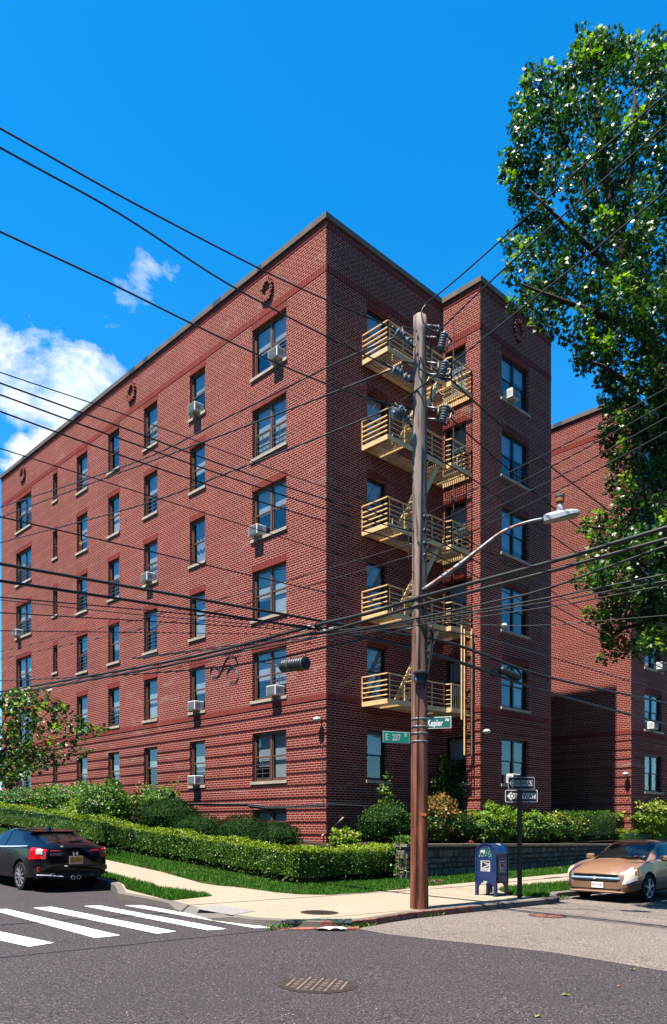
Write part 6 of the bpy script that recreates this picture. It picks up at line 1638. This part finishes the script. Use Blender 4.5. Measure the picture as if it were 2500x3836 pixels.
c.patch('windscreen', M['carglass'], lambda f: (.42, 1.16), 6.3, 8, across=True, nx=8, nv=5)
for sd_ in (1, -1):
    c.patch('side_window', M['carglass'], lambda f: (-1.42+.62*f**.8, -.24), 5.12, 5.93, sd_, 12, 6)
    c.patch('side_window', M['carglass'], lambda f: (-.14, 1.02-.55*f), 5.12, 5.93, sd_, 12, 6)
    c.patch('window_trim', M['chrome'], lambda f: (-1.45, 1.05), 5.02, 5.09, sd_, 14, 1, .009)
    t1 = c.patch('tail_lamp', M['lamp_red'], lambda f: (-2.20, -1.78-.06*f), 3.38, 4.55, sd_, 8, 5, .010)
    c.patch('lamp_inset', M['lamp_white'], lambda f: (-2.17, -2.04-.03*f), 3.70, 4.15, sd_, 5, 3, .016, parent=t1)
    m = MB(); m.bevbox(-2.245, min(sd_*.36, sd_*.58), .885, -2.20, max(sd_*.36, sd_*.58), .925, .008); m.build('tail_lamp', M['lamp_red'], civ)
    c.patch('bumper_vent', M['plastic_black'], lambda f: (-2.21, -1.95), 2.15, 2.75, sd_, 6, 3, .008)
    m = MB(); m.bevbox(-2.14, min(sd_*.78, sd_*.84), .45, -2.10, max(sd_*.78, sd_*.84), .56, .006); m.build('reflector', M['lamp_red'], civ)
    m = MB(); m.tube(spl([(-2.12, sd_*.86, .38), (-2.22, sd_*.66, .37), (-2.26, sd_*.30, .33)], 5), .016, 6); m.build('bumper_trim', M['chrome'] if sd_ > 0 else M['plastic_black'], civ, smooth=True)
    m = MB(); m.bevbox(.78, min(sd_*.88, sd_*1.05), .93, .98, max(sd_*.88, sd_*1.05), 1.06, .03); m.build('mirror', M['carblack'], civ)
    for ax in (-1.27, 1.43): wheel(civ, ax, sd_*.79, .325, sd_, M['alloydark'], 10)
    for hx in (-.62, .28):
        m = MB(); m.bevbox(hx-.11, min(sd_*.875, sd_*.905), .83, hx+.11, max(sd_*.875, sd_*.905), .855, .008); m.build('door_handle', M['carblack'], civ)
    y = sd_*.07; m = MB(); m.lathe((-2.18, y, .30), (-2.27, y, .30), [(0, .045), (1, .048), (1, .040), (.3, .036)], 16); m.build('exhaust_tip', M['chrome'], civ)
m = MB(); m.bevbox(-2.25, -.60, .27, -2.10, .60, .42, .03); m.build('diffuser', M['plastic_black'], civ)
m = MB(); m.bevbox(-2.262, -.56, .54, -2.2, .56, .575, .008); m.build('bumper_step', M['carblack'], civ)
m = MB(); m.add([(-1.05, -.60, 1.375), (-1.05, .60, 1.375), (-1.36, .56, 1.345), (-1.36, -.56, 1.345), (-1.05, -.60, 1.35), (-1.05, .60, 1.35), (-1.36, .56, 1.325), (-1.36, -.56, 1.325)], [(0,1,2,3), (7,6,5,4), (2,6,7,3), (0,4,5,1), (1,5,6,2), (3,7,4,0)]); m.build('spoiler', M['carblack'], civ)
m = MB(); m.add([(-.72, -.03, 1.41), (-.72, .03, 1.41), (-.92, .035, 1.40), (-.92, -.035, 1.40), (-.84, 0, 1.475), (-.91, 0, 1.475)], [(0,1,4), (1,2,5,4), (2,3,5), (3,0,4,5)]); m.build('aerial_fin', M['carblack'], civ)
m = MB(); m.beam((-1.97, .0, 1.115), (-1.88, -.35, 1.135), .02, .02); m.build('wiper', M['plastic_black'], civ)
textplate(civ, (-2.262, 0, .70), (0, -1, 0), .30, .15, M['plate_gold'], M['chrome'], 'JKZ-9630', M['plate_blue'], (-1, 0, 0))
lettering('CIVIC', .075, 'badge', M['chrome'], civ, frame_mat((-2.232, .46, .83), (0, -1, 0), (0, 0, 1)), .002, xscale=1.5)
m = MB()
for dy in (-.045, .045): m.beam((-2.24, dy*.8, .79), (-2.24, dy*1.15, .88), .022, .016, up=(1, 0, 0))
m.beam((-2.24, -.04, .832), (-2.24, .04, .832), .016, .016, up=(1, 0, 0)); m.build('emblem', M['chrome'], civ)
m = MB(); m.bevbox(-2.215, .27, .985, -2.19, .33, 1.025, .004); m.build('sticker', M['sticker'], civ)
# ---- tan sedan seen from the front at right
KM = [(-2.39,.34,.6,.86,.66,.64,.58,.96,.5),(-2.25,.26,.58,.92,.82,.79,.70,1.05,.62),(-1.8,.22,.56,.965,.885,.86,.77,1.10,.66),(-1.1,.20,.55,.97,.89,.865,.79,1.385,.59),(-.4,.20,.55,.96,.89,.865,.80,1.455,.585),(.3,.20,.55,.95,.89,.865,.80,1.43,.595),
      (.8,.20,.55,.94,.89,.862,.80,1.20,.65),(1.2,.20,.55,.925,.89,.858,.79,1.0,.71),(1.7,.21,.54,.87,.885,.845,.765,.93,.68),(2.1,.21,.50,.775,.86,.82,.73,.835,.64),(2.28,.22,.46,.70,.80,.77,.68,.755,.58),(2.37,.235,.42,.655,.73,.70,.61,.70,.52),(2.415,.25,.40,.62,.63,.60,.53,.665,.46)]
mal = empty('parked_car', (17.43+2.40, 8.98, 0), PI, 'tan metallic sedan parked at the right curb facing the camera', 'car', 'parked cars'); mal.location.z = road_z(19.4, 8.9)+.01
mal.rotation_euler = (0, -0.014, PI)
c = Car(KM, mal, M['cartan']); c.body((-1.26, 1.44), .32)
c.patch('windscreen', M['carglass'], lambda f: (.40, 1.20), 6.22, 8, across=True, nx=8, nv=5)
c.patch('rear_window', M['carglass'], lambda f: (-1.72, -1.15), 6.3, 8, across=True, nx=8, nv=5)
for sd_ in (1, -1):
    c.patch('side_window', M['carglass'], lambda f: (-1.45+.5*f, -.24), 5.12, 5.92, sd_, 12, 6)
    c.patch('side_window', M['carglass'], lambda f: (-.14, 1.0-.58*f), 5.12, 5.92, sd_, 12, 6)
    hl = c.patch('headlight', M['lamp_clear'], lambda f: (2.02+.05*f, 2.395-.08*f), 3.3, 5.3, sd_, 9, 6, .010)
    c.patch('indicator', M['lamp_amber'], lambda f: (2.05, 2.13), 3.5, 4.6, sd_, 3, 4, .014, parent=hl)
    m = MB(); m.bevbox(.70, min(sd_*.87, sd_*1.07), .95, .86, max(sd_*.87, sd_*1.07), 1.09, .03); m.build('mirror', M['cartan'], mal)
    for ax in (-1.26, 1.44): wheel(mal, ax, sd_*.785, .32, sd_, M['alloy'], 5)
    for hx in (-.62, .32):
        m = MB(); m.bevbox(hx-.11, min(sd_*.87, sd_*.90), .83, hx+.11, max(sd_*.87, sd_*.90), .86, .008); m.build('door_handle', M['cartan'], mal)
    m = MB(); m.tube([(1.16, sd_*.10, 1.035), (1.10, sd_*.45+.12, 1.055)], .010, 5); m.build('wiper', M['plastic_black'], mal)
    c.patch('fender_trim', M['chrome'], lambda f: (2.06, 2.40), 3.08, 3.34, sd_, 6, 2, .013)
m = MB()
for z0, z1 in ((.595, .655), (.475, .515)): m.bevbox(2.38, -.56, z0, 2.425, .56, z1, .012)
for q in range(3): m.box(2.42, -.55, .605+q*.017, 2.430, .55, .611+q*.017)
m.build('grille', M['plastic_black'], mal)
m = MB(); m.bevbox(2.39, -.62, .525, 2.440, .62, .588, .02); gb = m.build('grille_bar', M['bar_reflect'], mal, smooth=False)
m = MB(); m.prism([(2.442, y, z) for y, z in ((-.085, .552), (-.075, .572), (-.032, .572), (-.026, .596), (.032, .596), (.026, .572), (.085, .572), (.075, .552), (.026, .552), (.02, .528), (-.038, .528), (-.032, .552))], (.008, 0, 0)); m.build('emblem', M['alloy'], gb)
m = MB(); m.bevbox(2.36, -.62, .27, 2.418, .62, .335, .02); m.build('lower_intake', M['plastic_black'], mal)
m = MB(); m.bevbox(2.30, -.70, .215, 2.432, .70, .262, .02); m.build('lip', M['cartan'], mal)
textplate(mal, (2.418, .06, .395), (0, 1, 0), .30, .135, M['plate_white'], M['plastic_black'], 'EHK-5987', M['plate_blue'], (1, 0, 0))
e0 = c.pt(1.02, 6.9, 1)
for k, mt in enumerate(('sticker', 'lamp_red')):
    m = MB(); x = 1.09; a0 = c.pt(x, 6.45, 1); y0 = .46-.13*k
    q = [c.pt(x2, 6.0 + 2*(1-(yy/.60)) if False else 6.6, 1) for x2, yy in ((1.06, 0), (1.12, 0))]
    pts_ = [Vector((x2, yy, catm(c.K, x2)[6]+.012-.016*(yy/.5)**2)) for x2, yy in ((1.03, y0), (1.03, y0+.12), (1.10, y0+.12), (1.10, y0))]
    m.add(pts_, [(0,1,2,3)]); m.build('window_sticker', M[mt], mal)
# ---- the dark van ahead of the hatchback; only its rear corner shows
KV = [(-2.3,.40,.7,1.05,.72,.72,.70,1.78,.58),(-2.22,.34,.7,1.06,.86,.85,.80,1.84,.66),(-1.6,.26,.66,1.08,.93,.91,.85,1.88,.68),(0,.25,.65,1.06,.93,.91,.85,1.88,.68),(.9,.25,.65,1.04,.93,.90,.84,1.70,.68),(1.5,.26,.64,1.0,.92,.88,.82,1.16,.72),(2.1,.3,.6,.9,.84,.8,.74,.98,.64),(2.35,.38,.55,.74,.64,.6,.54,.80,.48)]
van = empty('parked_car', (8.12, 27.0, road_z(8.1, 27)), PI/2, 'dark van parked ahead of the black hatchback, only its rear corner in view', 'car', 'parked cars')
c = Car(KV, van, M['cargrey']); c.body((-1.3, 1.5), .35)
c.patch('rear_window', M['carglass'], lambda f: (-2.29, -2.2), 6.0, 8, across=True, nx=3, nv=5)
for sd_ in (1, -1):
    c.patch('side_window', M['carglass'], lambda f: (-2.0, -.2), 5.15, 5.9, sd_, 8, 5); c.patch('side_window', M['carglass'], lambda f: (-.1, 1.3-.5*f), 5.15, 5.9, sd_, 8, 5)
    c.patch('tail_lamp', M['lamp_red'], lambda f: (-2.29, -2.1), 3.8, 5.2, sd_, 4, 4, .012)
    m = MB(); m.tube([tuple(c.pt(-2.24, v_/4, sd_)+Vector((-.01, sd_*.01, 0))) for v_ in range(20, 26)], .012, 5); m.build('window_trim', M['chrome'], van)
    for ax in (-1.3, 1.5): wheel(van, ax, sd_*.8, .35, sd_, M['alloy'], 5)
